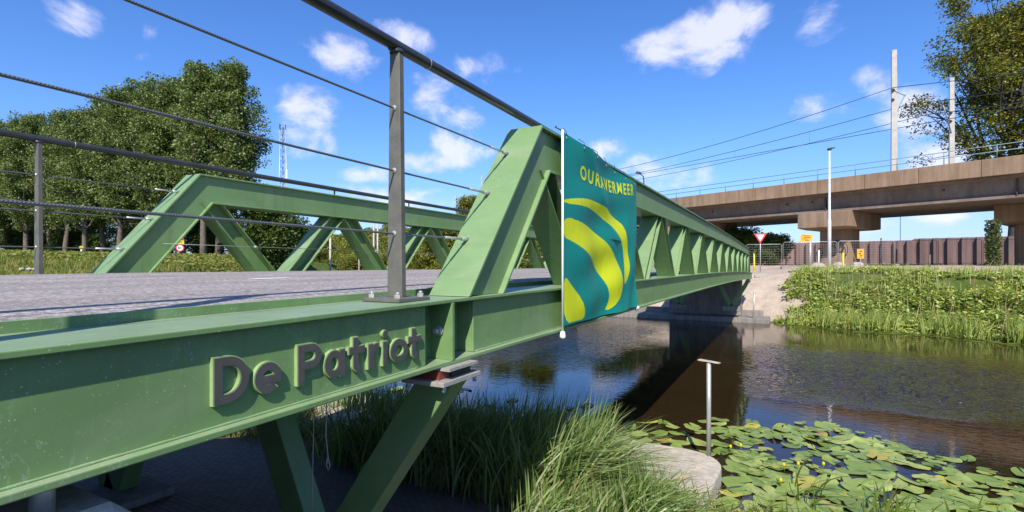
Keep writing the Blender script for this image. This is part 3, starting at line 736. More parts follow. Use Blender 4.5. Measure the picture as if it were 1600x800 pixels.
def cloth(name, col):
    m, N, L, B = newmat(name); B.inputs['Base Color'].default_value = (*col, 1); B.inputs['Roughness'].default_value = .55; B.inputs['Specular IOR Level'].default_value = .3
    n = node_noise(N, L, 3, 5, .6); nb = N.new('ShaderNodeBump'); nb.inputs['Strength'].default_value = .22; nb.inputs['Distance'].default_value = .03
    tc = N.new('ShaderNodeTexCoord'); w = node_noise(N, L, 7, 3, .6, .4, 'Object', (1, 1, .35)); L.new(w.outputs[0], nb.inputs['Height']); L.new(nb.outputs[0], B.inputs['Normal']); return m
M_TEAL = cloth('teal_cloth', (.001, .225, .185)); M_LIME = cloth('lime_cloth', (.62, .68, .010))
fab = np_mesh('cloth', vv, FF, [M_TEAL, M_LIME], banner)
cy = (BYY[:-1, :-1]+BYY[1:, 1:])/2; cz = (BZZ[:-1, :-1]+BZZ[1:, 1:])/2; mi = np.zeros(cy.shape, bool)
for s_ in shapes: mi |= inside(smooth_poly(s_), cy, cz)
fab.data.polygons.foreach_set('material_index', mi.ravel().astype(np.int32))
fab.data.polygons.foreach_set('use_smooth', np.ones(len(FF), bool))
# lettering printed on the cloth, following its folds
def text_mesh(txt, size, offset=0.0, res=3, space=1.0):
    cu = bpy.data.curves.new('t', 'FONT'); cu.body = txt; cu.size = size; cu.space_character = space; cu.offset = offset; cu.resolution_u = res
    o = bpy.data.objects.new('t', cu); C.objects.link(o)
    dg = bpy.context.evaluated_depsgraph_get(); me = bpy.data.meshes.new_from_object(o.evaluated_get(dg))
    bpy.data.objects.remove(o); return me
me = text_mesh('OURAVERMEER', .15, .0048, 4, 1.36)
bm = bmesh.new(); bm.from_mesh(me)
xs_ = [v.co.x for v in bm.verts]; x0, x1 = min(xs_), max(xs_); yy_ = [v.co.y for v in bm.verts]; y0_, y1_ = min(yy_), max(yy_)
bmesh.ops.triangulate(bm, faces=bm.faces[:])
bmesh.ops.subdivide_edges(bm, edges=[e for e in bm.edges if e.calc_length() > .03], cuts=2)
ya, _ = banner_yz(905, 270); yb, _ = banner_yz(989, 295)
for v in bm.verts:
    u = (v.co.x-x0)/(x1-x0); w = (v.co.y-y0_)/(y1_-y0_)
    Yv = lerp(ya, yb, u); zlo = lerp(.700, .765, u) - .035*math.sin(math.pi*u)**1; hgt = lerp(.118, .125, u)
    Zv = zlo + w*hgt
    uu = (Yv-BY0)/(BY1-BY0); zt2 = lerp(1.005, .93, uu); vv2 = (zt2-Zv)/(zt2+.455)
    v.co = Vector((float(wav(np.array(uu), np.array(vv2)))+.0035, Yv-BY0, Zv-zbot(0)))
bmesh.ops.recalc_face_normals(bm, faces=bm.faces[:]); me2 = bpy.data.meshes.new('print'); bm.to_mesh(me2); bm.free()
mesh_obj('lettering', me2, M_LIME, banner)
mb = MB(); mb.tube([(.010, -.012, 1.01-zbot(0)), (.010, -.010, -.53-zbot(0))], .0085, 12); pole = mb.build('pole', M_WHITE, banner)
mb = MB(); mb.tube([(.010, -.010, -.49-zbot(0)), (.010, -.010, -.53-zbot(0)), (.010, -.010, -.545-zbot(0))], [.016, .024, .012], 12); mb.build('end_cap', M_WHITE, pole)
for uu in np.linspace(.04, .97, 7):
    zt2 = lerp(1.005, .93, uu)-.006; xw = float(wav(np.array(uu), np.array(.01))); yv = lerp(BY0, BY1, uu)-BY0
    mb = MB(); mb.tube([(xw+.002, yv, zt2-zbot(0)-.025), (xw+.006, yv, zt2-zbot(0)-.025)], .011, 12); ey = mb.build('eyelet', M_STEEL, banner)
    mb = MB(); mb.tube([(xw+.006, yv, zt2-zbot(0)-.025), (xw+.0, yv, zt2-zbot(0)+.02), (-.03, yv, zt2-zbot(0)+.055)], .0028, 5); mb.build('tie', M_BLACK, ey)
mb = MB(); mb.tube([(.010, -.012, 1.0-zbot(0)), (-.04, -.03, 1.03-zbot(0)), (-.07, .05, 1.06-zbot(0))], .005, 6); mb.build('tie', M_BLACK, banner)
mb = MB(); mb.tube([(0, BY1-BY0, .0), (.0, BY1-BY0+.02, -.05)], .012, 8); mb.tube([(0, BY1-BY0+.01, -.02), (.02, BY1-BY0+.03, -.02)], .02, 8); mb.build('clip', M_WHITE, banner)

# ------------------------------------------------------------------ near bank: concrete, post, wires
mb = MB()
prof = []
def slab_outline(x0, x1, y0, y1, r, n=7):
    pts = [(x0, y0), (x1-.05, y0)]
    for i in range(n+1):
        a = i/n*math.pi/2; pts.append((x1-r+math.cos(a)*r, y1-r+math.sin(a)*r))
    pts.append((x0, y1)); return pts
for i, (xa, xb) in enumerate(((-3.6, -.72), (-6.4, -3.63), (-9.2, -6.43))):
    mb = MB(); o_ = slab_outline(xa, xb, 5.45, 7.72+.08*i, .55 if i == 0 else .03)
    mb.prism([(x, y, -3.25) for x, y in o_], [(x, y, -2.64+(7.7-y)*.03) for x, y in o_])
    s_ = mb.build('concrete_slab', M_CONC, bevel=.035, seg=3)
    tag(s_, ('pale sunlit concrete slab with a rounded corner on the near water edge', 'shaded concrete slab on the near bank, middle of three under the bridge', 'shaded concrete slab on the near bank, farthest left of three under the bridge')[i], 'concrete slab', 'concrete slabs along the near water edge')
mb = MB(); mb.box(-5.7, -1.53, -2.5, .75, -2.0, -.625); blk = mb.build('concrete_block', M_CONC, bevel=.05, seg=1)
tag(blk, 'concrete abutment block under the near end of the girder', 'concrete block')
mb = MB(); mb.tube([(-1.64, .58, -.626), (-1.64, .58, -.518)], .026, 12); pin = mb.build('anchor_rod', M_STEEL); tag(pin, 'short steel rod standing on the concrete abutment block under the girder', 'steel rod')
pb = W(1108, 7.14, 0); mooring = empty('mooring_post', (pb.x, pb.y-.04, -2.64), label='thin grey steel pipe standing on the sunlit concrete slab corner', cat='post')
mb = MB(); mb.tube([(0, 0, 0), (0, 0, 1.30)], .031, 14); mb.build('pipe', M_STEEL, mooring)
mb = MB(); mb.prism([(-.14, -.04, 1.318), (.13, -.05, 1.296), (.15, .04, 1.292), (-.12, .05, 1.318)], [(-.14, -.04, 1.330), (.13, -.05, 1.308), (.15, .04, 1.304), (-.12, .05, 1.330)]); mb.build('top_plate', M_CONC, mooring)
def strand(pts, r=.003): mb = MB(); mb.tube(pts, r, 6); return mb
mb = strand([W(490, 2.75, -.5), W(490.5, 2.75, -.8), W(488.5, 2.75, -1.1), W(486, 2.75, -1.45)], .0028); w1 = mb.build('hanging_wire', M_STEEL); tag(w1, 'long straight thin wire hanging below the raised lettering', 'wire')
mb = strand([W(508, 2.72, -.45), W(510, 2.72, -.75), W(509, 2.72, -.9), W(513, 2.72, -1.03), W(515.5, 2.72, -1.06), W(513, 2.72, -1.09), W(510, 2.72, -1.06), W(511.5, 2.72, -1.02)], .0035)
w2 = mb.build('hanging_wire', M_STEEL); tag(w2, 'short thin wire with a loop at its end hanging under the girder', 'wire')
# far bank: ledge, rod
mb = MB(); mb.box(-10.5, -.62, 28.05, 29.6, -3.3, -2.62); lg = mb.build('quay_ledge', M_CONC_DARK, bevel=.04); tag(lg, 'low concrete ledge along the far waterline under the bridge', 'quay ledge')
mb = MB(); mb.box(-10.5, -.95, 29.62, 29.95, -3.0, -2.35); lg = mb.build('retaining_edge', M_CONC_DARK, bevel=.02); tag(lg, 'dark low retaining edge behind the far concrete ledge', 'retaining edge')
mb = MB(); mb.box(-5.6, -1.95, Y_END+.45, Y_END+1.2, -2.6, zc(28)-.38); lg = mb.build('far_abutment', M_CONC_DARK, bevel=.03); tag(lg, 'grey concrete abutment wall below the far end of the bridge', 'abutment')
mb = MB(); p = W(1177, 25.6, 0); mb.tube([(p.x, p.y-.1, -2.9), (p.x+.05, p.y-.1, -1.30)], .035, 8); rd = mb.build('leaning_rod', M_STEEL); tag(rd, 'grey steel rod standing in the water at the far end of the bridge', 'rod')

# ------------------------------------------------------------------ foliage generators
def leaves_np(centres, size, n_up=.35, aspect=1.7, seed=0, droop=0):
    """one bent quad pair per leaf"""
    r = np.random.default_rng(seed); n = len(centres)
    nrm = r.normal(size=(n, 3)); nrm[:, 2] = np.abs(nrm[:, 2])+n_up; nrm /= np.linalg.norm(nrm, axis=1)[:, None]
    t = r.normal(size=(n, 3)); t[:, 2] -= droop; t -= (t*nrm).sum(1)[:, None]*nrm; t /= np.linalg.norm(t, axis=1)[:, None]
    b = np.cross(nrm, t); sz = (size*(0.6+.8*r.random(n)))[:, None]
    a = centres
    v = np.stack([a - t*sz*aspect/2, a + b*sz*.5 + nrm*sz*.12, a + t*sz*aspect/2, a - b*sz*.5 + nrm*sz*.12], 1).reshape(-1, 3)
    f = np.arange(n*4).reshape(n, 4); return v, f
def limb_pts(p0, p1, sag, seed, n=5, wob_=.03):
    r = random.Random(seed); p0 = Vector(p0); p1 = Vector(p1); out = []
    L = (p1-p0).length
    for i in range(n+1):
        t = i/n; q = p0.lerp(p1, t); q.z += sag*math.sin(math.pi*t)*L
        if 0 < i < n: q += Vector((r.uniform(-1, 1), r.uniform(-1, 1), r.uniform(-1, 1)))*L*wob_
        out.append(q)
    return out
def make_tree(kind, H, crown_r, crown_base, seed, n_limb, leaves_per, leaf, lmat, bmat, trunk_r, shape, rise=.6, spread=.9):
    """returns (root) of a tree thing at the origin"""
    r = random.Random(seed); root = empty(kind, (0, 0, 0))
    tb = MB(); tp = limb_pts((0, 0, -.4), (r.uniform(-.5, .5), r.uniform(-.5, .5), H*.93), 0, seed, 8, .009)
    tb.tube(tp, [trunk_r*(1.25 if i == 0 else 1)*(1-.92*i/8) + .02 for i in range(9)], 9)
    cents = []
    for i in range(n_limb):
        f = (i+.5)/n_limb; z0 = lerp(crown_base*.8, H*.88, f**.85); ang = i*2.399+r.uniform(-.4, .4)
        zt = min(H, z0 + rise*crown_r*r.uniform(.6, 1.3))
        rad = crown_r*shape((zt-crown_base)/(H-crown_base))*r.uniform(.65, 1.12)
        k = z0/H*8; i0 = min(7, int(max(0, k))); st = tp[i0].lerp(tp[i0+1], k-i0)
        end = Vector((math.cos(ang)*rad+st.x*.6, math.sin(ang)*rad+st.y*.6, zt))
        lp = limb_pts(st, end, -.06, seed*31+i, 5); r0 = trunk_r*(1-.85*z0/H)*.55
        tb.tube(lp, r0, 6, r2=.015)
        for m in range(3):
            t = r.uniform(.35, .95); a = lp[int(t*5)]; e2 = a + Vector((r.gauss(0, 1), r.gauss(0, 1), r.uniform(.1, 1.2)))*rad*.28
            tb.tube([a, (a+e2)/2+Vector((0, 0, .1)), e2], r0*.4, 5, r2=.01); cents.append((e2, .8))
        for t in (.5, .75, 1.0): cents.append((lp[int(t*5)], .7+.5*t))
    for i in range(max(4, n_limb//6)):
        cents.append((tp[-1]+Vector((r.gauss(0, .4), r.gauss(0, .4), r.uniform(-1.6, .8))), .8))
    tb.build('trunk', bmat, root)
    nr = np.random.default_rng(seed); pts = []
    for c, w in cents:
        n = int(leaves_per*w*nr.uniform(.5, 1.4)); rad = crown_r*.2*spread*nr.uniform(.7, 1.3)
        d = nr.normal(size=(n, 3)); d /= np.linalg.norm(d, axis=1)[:, None]; q = nr.random(n)**.45
        pts.append(np.array(c) + d*q[:, None]*rad*np.array([1, 1, .8]))
    pts = np.concatenate(pts); v, f = leaves_np(pts, leaf, .3, 1.5, seed)
    np_mesh('crown', v, f, lmat, root); return root
def put(root, loc, rz, s, label, cat, group=None):
    root.location = loc; root.rotation_euler = (0, 0, rz); root.scale = (s[0], s[0], s[1]) if isinstance(s, tuple) else (s, s, s)
    tag(root, label, cat, group); return root

M_LEAF_POP = leaf_mat('poplar_leaf', [(.048, .078, .016), (.105, .150, .036), (.18, .230, .066), (.26, .31, .12)], .33, .48)
M_LEAF_BUSH = leaf_mat('bush_leaf', [(.035, .065, .012), (.07, .11, .02), (.12, .155, .035)], .3)
M_LEAF_MAPLE = leaf_mat('maple_leaf', [(.045, .07, .014), (.13, .14, .02), (.30, .26, .03), (.12, .14, .03)], .35)
M_LEAF_OLIVE = leaf_mat('olive_bush_leaf', [(.09, .12, .018), (.18, .20, .03), (.28, .26, .05)], .3)
# tall broadleaf row at the left
col_shape = lambda f: max(.30, (1-max(0, (f-.45)/.55)**2*.75)*min(1, .55+f*2.2))
protos = [make_tree('poplar_tree', 17.5, 3.5, 4.6, 11+i, 42, 140, .150, M_LEAF_POP, M_BARK, .30, col_shape, .9, 1.35) for i in range(3)]
rowt = [(-55, 60, .86), (-22, 57, .90), (12, 62, .94), (40, 54, .86), (78, 60, .95), (104, 52, .84), (132, 49, .80), (160, 55, .98), (188, 47, .86), (222, 50, .96), (250, 45, .88), (285, 48, .94), (318, 42, .89), (342, 47, .96), (360, 42, .90)]
used = [False]*3
lab_t = ['tall leafy tree at the {} of the row behind the far kerb', ]
names = ['first', 'second', 'third', 'fourth', 'fifth', 'sixth', 'seventh', 'eighth', 'ninth', 'tenth', 'eleventh', 'twelfth', 'thirteenth', 'fourteenth', 'fifteenth']
for i, (px, t, s) in enumerate(rowt):
    k = i % 3; root = protos[k]
    if used[k]: root = copy_tree(protos[k])
    used[k] = True
    p = W(px, t); p.z = float(ground_h(p.x, p.y))-.1
    put(root, p, i*1.7, (s*.92, s), 'dark green broadleaf tree, %s from the left in the tall row beyond the dyke' % names[i], 'tree', 'tall trees in the row at the left')
for i, (px, t, s) in enumerate(((-30, 72, .80), (35, 70, .72), (92, 68, .74), (146, 68, .76), (206, 66, .78), (268, 62, .80), (330, 60, .84))):
    root = copy_tree(protos[(i+1) % 3]); p = W(px, t); p.z = float(ground_h(p.x, p.y))-2.2
    put(root, p, i*2.3+1, (s*1.1, s), 'shaded tree of the rear row, %s from the left, seen between the front trunks' % names[i], 'tree', 'shaded trees of the rear row')
# round bushes
bushp = [make_tree('bush', 4.2, 2.6, .3, 41+i, 20, 150, .13, (M_LEAF_BUSH, M_LEAF_OLIVE)[i % 2], M_BARK_DARK, .07, lambda f: .95-.5*f*f, .5, 1.5) for i in range(2)]
bused = [False, False]
bl = [(0, 30, 62, .85, 'low dark bush under the tall trees at the left frame edge'), (0, 75, 66, .8, 'small dark bush behind the trunks beside the far handrail post'), (0, 112, 60, .85, 'green bush between the handrail post and the far end post'), (0, 150, 60, .7, 'small bush in front of the tree trunks near the yellow marker'),
      (0, 238, 56, .85, 'rounded bush behind the round speed sign'), (0, 330, 56, 1.0, 'dark rounded bush below the tallest tree'), (0, 425, 44, 1.25, 'large pale green bush right of the tall tree row'), (0, 452, 50, 1.0, 'bush next to the lattice mast foot'),
      (1, 500, 80, .9, 'low distant bush seen between the far truss diagonals under the mast'), (1, 560, 78, 1.1, 'olive bush on the embankment left of the near handrail post'), (1, 600, 84, 1.2, 'bush on the rail embankment above the sandy path'), (1, 648, 84, 1.25, 'yellow-green bush just right of the near handrail post'), (1, 690, 86, 1.3, 'yellow-green bush beside the sloped end post, far away'),
      (1, 735, 85, 1.3, 'embankment bush hidden half behind the sloped end post'), (1, 790, 84, 1.3, 'embankment bush seen below the far top chord'), (1, 840, 80, 1.4, 'olive bush seen through the first triangle of the near truss'), (0, 775, 41, .85, 'rounded bush across the water behind the first truss diagonal'), (1, 812, 42, .9, 'yellowish bush across the water seen through the first triangle'), (0, 860, 40, .95, 'dark bush across the water mostly hidden by the banner pole'), (1, 915, 39, .8, 'bush across the water hidden behind the banner'), (0, 960, 40, .8, 'bush across the water behind the right half of the banner'), (0, 1012, 60, .9, 'green bush showing between the near truss diagonals right of the banner'),
      (0, 1128, 60, .8, 'leafy bush at the end of the bridge under the viaduct'), (0, 1160, 57, .95, 'leafy bush left of the give way sign'), (0, 1190, 54, .75, 'low bush behind the mesh fence next to the give way sign'), (0, 1212, 52, .70, 'small bush behind the mesh fence joint')]
for j, (k, px, t, s, lb) in enumerate(bl):
    root = bushp[k] if not bused[k] else copy_tree(bushp[k]); bused[k] = True
    p = W(px, t); p.z = float(ground_h(p.x, p.y))-.15
    put(root, p, j*2.1, (s*1.15, s), lb, 'bush', 'bushes on the banks')
# big open tree at the right behind the viaduct
bt = make_tree('maple_tree', 27, 9.8, 7.5, 77, 58, 190, .165, M_LEAF_MAPLE, M_BARK_DARK, .55, lambda f: max(.35, 1.0-.35*f) if f > .25 else .95, .75, .72)
p = W(1582, 75); p.z = float(ground_h(p.x, p.y))
put(bt, p, 1.2, 1.46, 'large open-crowned tree with yellowing leaves behind the viaduct at the right', 'tree')
tk = MB(); tr_ = random.Random(5)
for i in range(6):
    a = i*1.05+.3; e = Vector((math.cos(a)*5.0, math.sin(a)*5.0, 21+tr_.uniform(-3, 4)))
    tk.tube(limb_pts((0, 0, 3+i*.8), e, -.08, 90+i, 6), .26, 7, r2=.04)
tk.build('limb', M_BARK_DARK, bt)
# ivy-clad trunk beside the right pier
iv = empty('ivy_trunk', W(1552, 37.0, -.3), label='narrow ivy-covered trunk left of the right-hand viaduct pier', cat='tree')
mb = MB(); mb.tube([(0, 0, -.3), (.05, 0, 1.6), (0, .05, 3.6)], .22, 8, r2=.16); mb.build('trunk', M_BARK_DARK, iv)
nr = np.random.default_rng(8); n = 1800; th = nr.random(n)*6.28; rr = .25+.22*nr.random(n); v, f = leaves_np(np.stack([np.cos(th)*rr, np.sin(th)*rr, nr.random(n)*3.6], -1), .11, 0, 1.2, 8); np_mesh('ivy', v, f, M_LEAF_BUSH, iv)

# ------------------------------------------------------------------ viaduct
via = empty('railway_viaduct', VW(0, 0, -.2), label='brown concrete railway viaduct on hammerhead piers crossing at the right', cat='viaduct')
vo = VW(0, 0, -.2)
def V3(s, c, z): return VW(s, c, z)-vo
def vbox(mb, s0, s1, c0, c1, z0, z1):
    q = ((s0, c0), (s1, c0), (s1, c1), (s0, c1)); mb.prism([V3(s, c, z0) for s, c in q], [V3(s, c, z1) for s, c in q])
S0, S1 = -30, 38.4
k = 0; s = S0
while s < S1:
    for c0 in (0.0, 12.2):
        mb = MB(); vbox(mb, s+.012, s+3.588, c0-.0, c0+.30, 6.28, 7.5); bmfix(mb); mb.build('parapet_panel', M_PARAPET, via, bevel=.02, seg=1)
    s += 3.6
mb = MB()
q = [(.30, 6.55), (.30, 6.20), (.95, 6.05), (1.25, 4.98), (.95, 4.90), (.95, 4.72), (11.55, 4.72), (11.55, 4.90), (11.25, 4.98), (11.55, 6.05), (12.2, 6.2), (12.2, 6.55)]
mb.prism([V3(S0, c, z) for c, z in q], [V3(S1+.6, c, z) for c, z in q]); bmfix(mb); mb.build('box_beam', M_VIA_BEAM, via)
for cs, c0, c1 in ((0.0, 1.0, 7.6), (-12.2, 5.8, 11.8), (-24.4, 5.8, 11.8), (14.0, 1.0, 7.6)):
    mb = MB(); a, b = cs, cs+4.15
    if cs == 0.0 or cs == 14.0: c0 = .25
    top = [(a, c0), (b, c0), (b, c1), (a, c1)]; m_ = (c0+c1)/2
    mb.prism([V3(s, c, 3.35+(.0 if True else 0)) for s, c in top], [V3(s, c, 4.71) for s, c in top])
    mid = [(a+.25, m_-2.6), (b-.25, m_-2.6), (b-.25, m_+2.6), (a+.25, m_+2.6)]
    mb.prism([V3(s, c, 3.22) for s, c in mid], [V3(s, c, 3.348) for s, c in [(a, c0), (b, c0), (b, c1), (a, c1)]])
    bmfix(mb); mb.build('pier_cap', M_VIA, via, bevel=.04)
    mb = MB(); pts = []
    for i in range(28):
        an = 2*math.pi*i/28; ca_, sa = math.cos(an), math.sin(an)
        pts.append((a+2.08+1.25*math.copysign(abs(ca_)**.45, ca_), m_+1.7*math.copysign(abs(sa)**.45, sa)))
    mb.prism([V3(s, c, -.9) for s, c in pts], [V3(s, c, 3.225) for s, c in pts]); bmfix(mb)
    pr = mb.build('pier', M_VIA, via)
    if cs == 0.0:      # loose loops of spray paint on the near pier
        g = MB()
        for (u0, z0, w, hh, ph) in ((.0, 1.45, .55, .45, 0), (.75, 1.75, .5, .35, 1), (1.25, 1.55, .3, .55, 2), (.5, 2.2, .35, .2, .5), (-1.35, 1.3, .4, .4, 1.2)):
            pp = []
            for i in range(15):
                an = ph + i/14*5.4; pp.append(V3(a+2.0-u0*.8+w*.8*math.cos(an)*.8, m_-1.74-.006, .75+z0-.9+hh*math.sin(an)*1.0))
            g.tube(pp, .035, 5)
        g.build('graffiti', M_BLACK, pr)
rl = MB(); 
for z in (7.98, 8.42): rl.tube([V3(S0, .15, z), V3(S1, .15, z)], .028, 6)
rail = rl.build('railing', M_RAILBLUE, via)
s = S0+.5
while s < S1:
    mb = MB(); mb.tube([V3(s, .15, 7.5), V3(s, .15, 8.44)], .03, 6); mb.build('rail_post', M_RAILBLUE, rail); s += 2.9
mb = MB(); mb.box(-.25, .25, -.2, .2, 0, .9)
for s in (-25.5, -16, -6.1, 3.2, 5.4, 13, 22):
    mb = MB(); a = V3(s, 1.02, 5.72); mb.tube([a, V3(s, .80, 5.70)], .07, 10); mb.build('drain_spout', M_BARK_DARK, via)
for s in (2.07, -10.1, -22.3, 16.07):
    mb = MB(); mb.prism([V3(s-.03, .88, 4.9), V3(s+.03, .88, 4.9), V3(s+.03, 1.3, 4.98), V3(s-.03, 1.3, 4.98)], [V3(s-.03, .86, 6.19), V3(s+.03, .86, 6.19), V3(s+.03, 1.1, 6.19), V3(s-.03, 1.1, 6.19)]); bmfix(mb); mb.build('expansion_joint', M_BARK_DARK, via)
# catenary masts
def mast(pos, z0, z1, label, arm=1, w=.22):
    m = empty('catenary_mast', (pos.x, pos.y, z0), rz=0, label=label, cat='rail mast', group='overhead line masts along the railway')
    mb = MB(); hh = z1-z0
    mb.prism([(-w, -w*.8, 0), (w, -w*.8, 0), (w, w*.8, 0), (-w, w*.8, 0)], [(-w*.8, -w*.6, hh), (w*.8, -w*.6, hh), (w*.8, w*.6, hh), (-w*.8, w*.6, hh)])
    mb.build('mast_column', M_MAST, m, bevel=.03)
    d = (VW(0, arm, 0)-VW(0, 0, 0)).normalized()
    mb = MB(); a = Vector((0, 0, hh*.44)); mb.tube([Vector((0, 0, hh*.52)), Vector((0, 0, hh*.72))+d*2.7], .05, 6)
    mb.tube([Vector((0, 0, hh*.70)), Vector((0, 0, hh*.71))+d*2.7], .035, 6); mb.build('bracket', M_STEEL, m)
    mb = MB(); mb.tube([Vector((0, 0, hh*.70))-d*.35, Vector((0, 0, hh*.70))+d*.35], .11, 8); mb.build('insulator', M_BARK_DARK, m); mb = MB(); mb.tube([Vector((0, 0, hh*.63))-d*.3, Vector((0, 0, hh*.63))+d*.4], .09, 8); mb.build('insulator', M_BARK_DARK, m)
    return m
pm = W(1397, 41.6); lat = pm.x*CT+pm.y*ST; dep = -pm.x*ST+pm.y*CT
sm = (lat-P0.x)*AX.x+(dep-P0.y)*AX.y; cm = (lat-P0.x)*AC.x+(dep-P0.y)*AC.y
pm2 = W(1487, 48)
mast(pm, 6.56, 17.5, 'tall pale concrete mast on the viaduct left of the big tree', 1)
mast(pm2, 6.56, 17.6, 'pale concrete mast on the viaduct seen against the big tree', -1)
p3 = VW(sm+60.5, cm, 0); p4 = W(712, 118)
mast(p3, 6.6, 15.8, 'distant thin rail mast beside the sloped end post', 1, .16); mast(p4, 6.6, 16.2, 'farthest small rail mast left of the sloped end post', 1, .2)
def owire(label, c, za, zb_, sag, s0=-60, s1=60.5, drop=None):
    mb = MB(); pts = []
    for i in range(13):
        t = i/12; pts.append(VW(sm+lerp(0, s1, t), c, lerp(za, zb_, t)-sag*4*t*(1-t)))
    mb.tube(pts, .028, 5)
    pts = [VW(sm-lerp(0, 45, i/8), c, za-sag*4*(i/8)*(1-i/8)) for i in range(9)]
    mb.tube(pts, .028, 5)
    if drop:
        for i in range(1, 8):
            t = i/8; z1 = lerp(za, zb_, t)-sag*4*t*(1-t)
            if z1 - drop > .25: mb.tube([VW(sm+t*s1, c, z1), VW(sm+t*s1, c, drop)], .012, 4)
    o = mb.build('overhead_wire', M_WIRE); tag(o, label, 'overhead wire', 'overhead railway wires')
owire('topmost dark feeder wire from the tall concrete mast', cm-.3, 14.4, 13.6, 1.9)
owire('sagging carrier wire of the near track with droppers', cm+2.6, 13.5, 12.6, 1.2, drop=11.75)
owire('lowest overhead contact wire of the near track', cm+2.6, 11.7, 11.7, 0.0)
owire('carrier wire of the rear track behind the near one', cm+8.2, 13.7, 12.8, 1.0)

# ------------------------------------------------------------------ sheet pile wall
def rust_mat():
    m, N, L, B = newmat('rusty_sheet_pile')
    n = node_noise(N, L, .5, 7, .7, 0, 'Object', (1, 1, .3)); r = ramp(N, L, n.outputs[0], [(.3, (.13, .075, .068)), (.55, (.20, .125, .115)), (.78, (.30, .18, .12))])
    L.new(r.outputs[0], B.inputs['Base Color']); B.inputs['Roughness'].default_value = .8; return m
wa, wb = W(1150, 88), W(1690, 56); d = (wb-wa); LW = d.length; d.normalize(); nn = Vector((-d.y, d.x, 0))
wall = MB(); xx = 0; prof = []
while xx < LW:
    for dx, off in ((0, 0), (.55, 0), (.72, .5), (1.25, .5)): prof.append((xx+dx, off))
    xx += 1.42
ztops = lambda s: lerp(3.65, 3.2, s/LW) + (.22 if s > LW*.62 else 0)
zb0 = -1.0
vs_ = []
for s, o_ in prof:
    p = wa + d*s - nn*o_*-1
    vs_.append((wall.bm.verts.new((p.x, p.y, zb0)), wall.bm.verts.new((p.x, p.y, ztops(s)))))
for a, b in zip(vs_, vs_[1:]): wall.bm.faces.new((a[0], b[0], b[1], a[1]))
o = wall.build('sheet_pile_wall', rust_mat()); sm_ = o.modifiers.new('s', 'SOLIDIFY'); sm_.thickness = .03
tag(o, 'rusty purple-brown corrugated sheet pile wall behind the viaduct piers', 'retaining wall')

# ------------------------------------------------------------------ signs, fences, poles on the far bank
def gz(p): return float(ground_h(p.x, p.y))
def facing(p):   # rotation so that local -Y looks at the river camera side
    return math.atan2(p.y, p.x)-math.pi/2
def sign_base(name, px, t, label, cat, group=None):
    p = W(px, t); p.z = gz(p)-.1; return empty(name, p, facing(p), label=label, cat=cat, group=group), p
# give way sign
sg, p = sign_base('give_way_sign', 1188, 36, 'white triangular give way sign with a red border on a grey post', 'road sign')
zc_ = (415-370)/800*36 - p.z
mb = MB(); mb.tube([(0, .03, 0), (0, .03, zc_+.35)], .035, 8); mb.build('post', M_STEEL, sg)
def tri(mb, r, y0, y1, up, zc0, rad=.0):
    pts = [(math.cos(R(a))*r, math.sin(R(a))*r) for a in ((90, 210, 330) if up else (270, 30, 150))]
    mb.prism([(x, y1, zc0+z) for x, z in pts], [(x, y0, zc0+z) for x, z in pts])
mb = MB(); tri(mb, .50, -.01, .0, False, zc_); bmfix(mb); pl = mb.build('plate', M_RED, sg)
mb = MB(); tri(mb, .30, -.016, -.011, False, zc_); bmfix(mb); mb.build('white_field', M_WHITE, pl)
# yellow tilted sign
sg, p = sign_base('yellow_sign', 1260, 45, 'tilted orange-yellow sign with small writing high on a leaning post', 'sign')
zc_ = (415-372.5)/800*45-p.z
mb = MB(); mb.tube([(.28, .02, 0), (.30, .02, zc_-.2)], .10, 8); mb.tube([(.05, .03, zc_-.3), (-.02, .03, zc_+.65)], .025, 6); mb.build('post', M_STEEL, sg)
rot = Matrix.Rotation(R(4), 4, 'Y'); T_ = Matrix.Translation((0, 0, zc_))
mb = MB(); mb.box(-.46, .46, -.02, .01, -.36, .36, mat=T_ @ rot); pl = mb.build('plate', M_ORANGE, sg, bevel=.01)
mb = MB()
for i, (a, b) in enumerate(((-.28, .25), (-.2, .3), (-.3, .1), (-.1, .25))): mb.box(a, b, -.028, -.021, .20-i*.14, .25-i*.14, mat=T_ @ rot)
mb.build('writing', M_BLACK, pl)
sg, p = sign_base('orange_sign', 1344.5, 45, 'upright orange sign with black marks low beside the viaduct pier', 'sign')
zc_ = (415-396.5)/800*45-p.z
mb = MB(); mb.tube([(0, .03, 0), (0, .03, zc_)], .03, 6); mb.build('post', M_STEEL, sg)
mb = MB(); mb.box(-.25, .25, -.01, .01, zc_-.42, zc_+.42); pl = mb.build('plate', M_ORANGE, sg)
mb = MB()
for a, b, z, w in ((-.05, .12, .22, .1), (-.13, .02, .02, .12), (-.05, .16, -.14, .06), (-.1, .1, -.28, .05)): mb.box(a, b, -.018, -.011, zc_+z-w/2, zc_+z+w/2)
mb.build('writing', M_BLACK, pl)
for px, t, top, lb in ((1178.5, 37, 393, 'yellow post next to the give way sign at the bridge end'), (1317.5, 37.5, 395, 'yellow post in front of the left viaduct pier')):
    p = W(px, t); z0 = gz(p); mb = MB(); mb.tube([(p.x, p.y, z0-.2), (p.x, p.y, (415-top)/800*t)], .055, 8); o = mb.build('yellow_post', M_YELLOW); tag(o, lb, 'post', 'yellow posts')
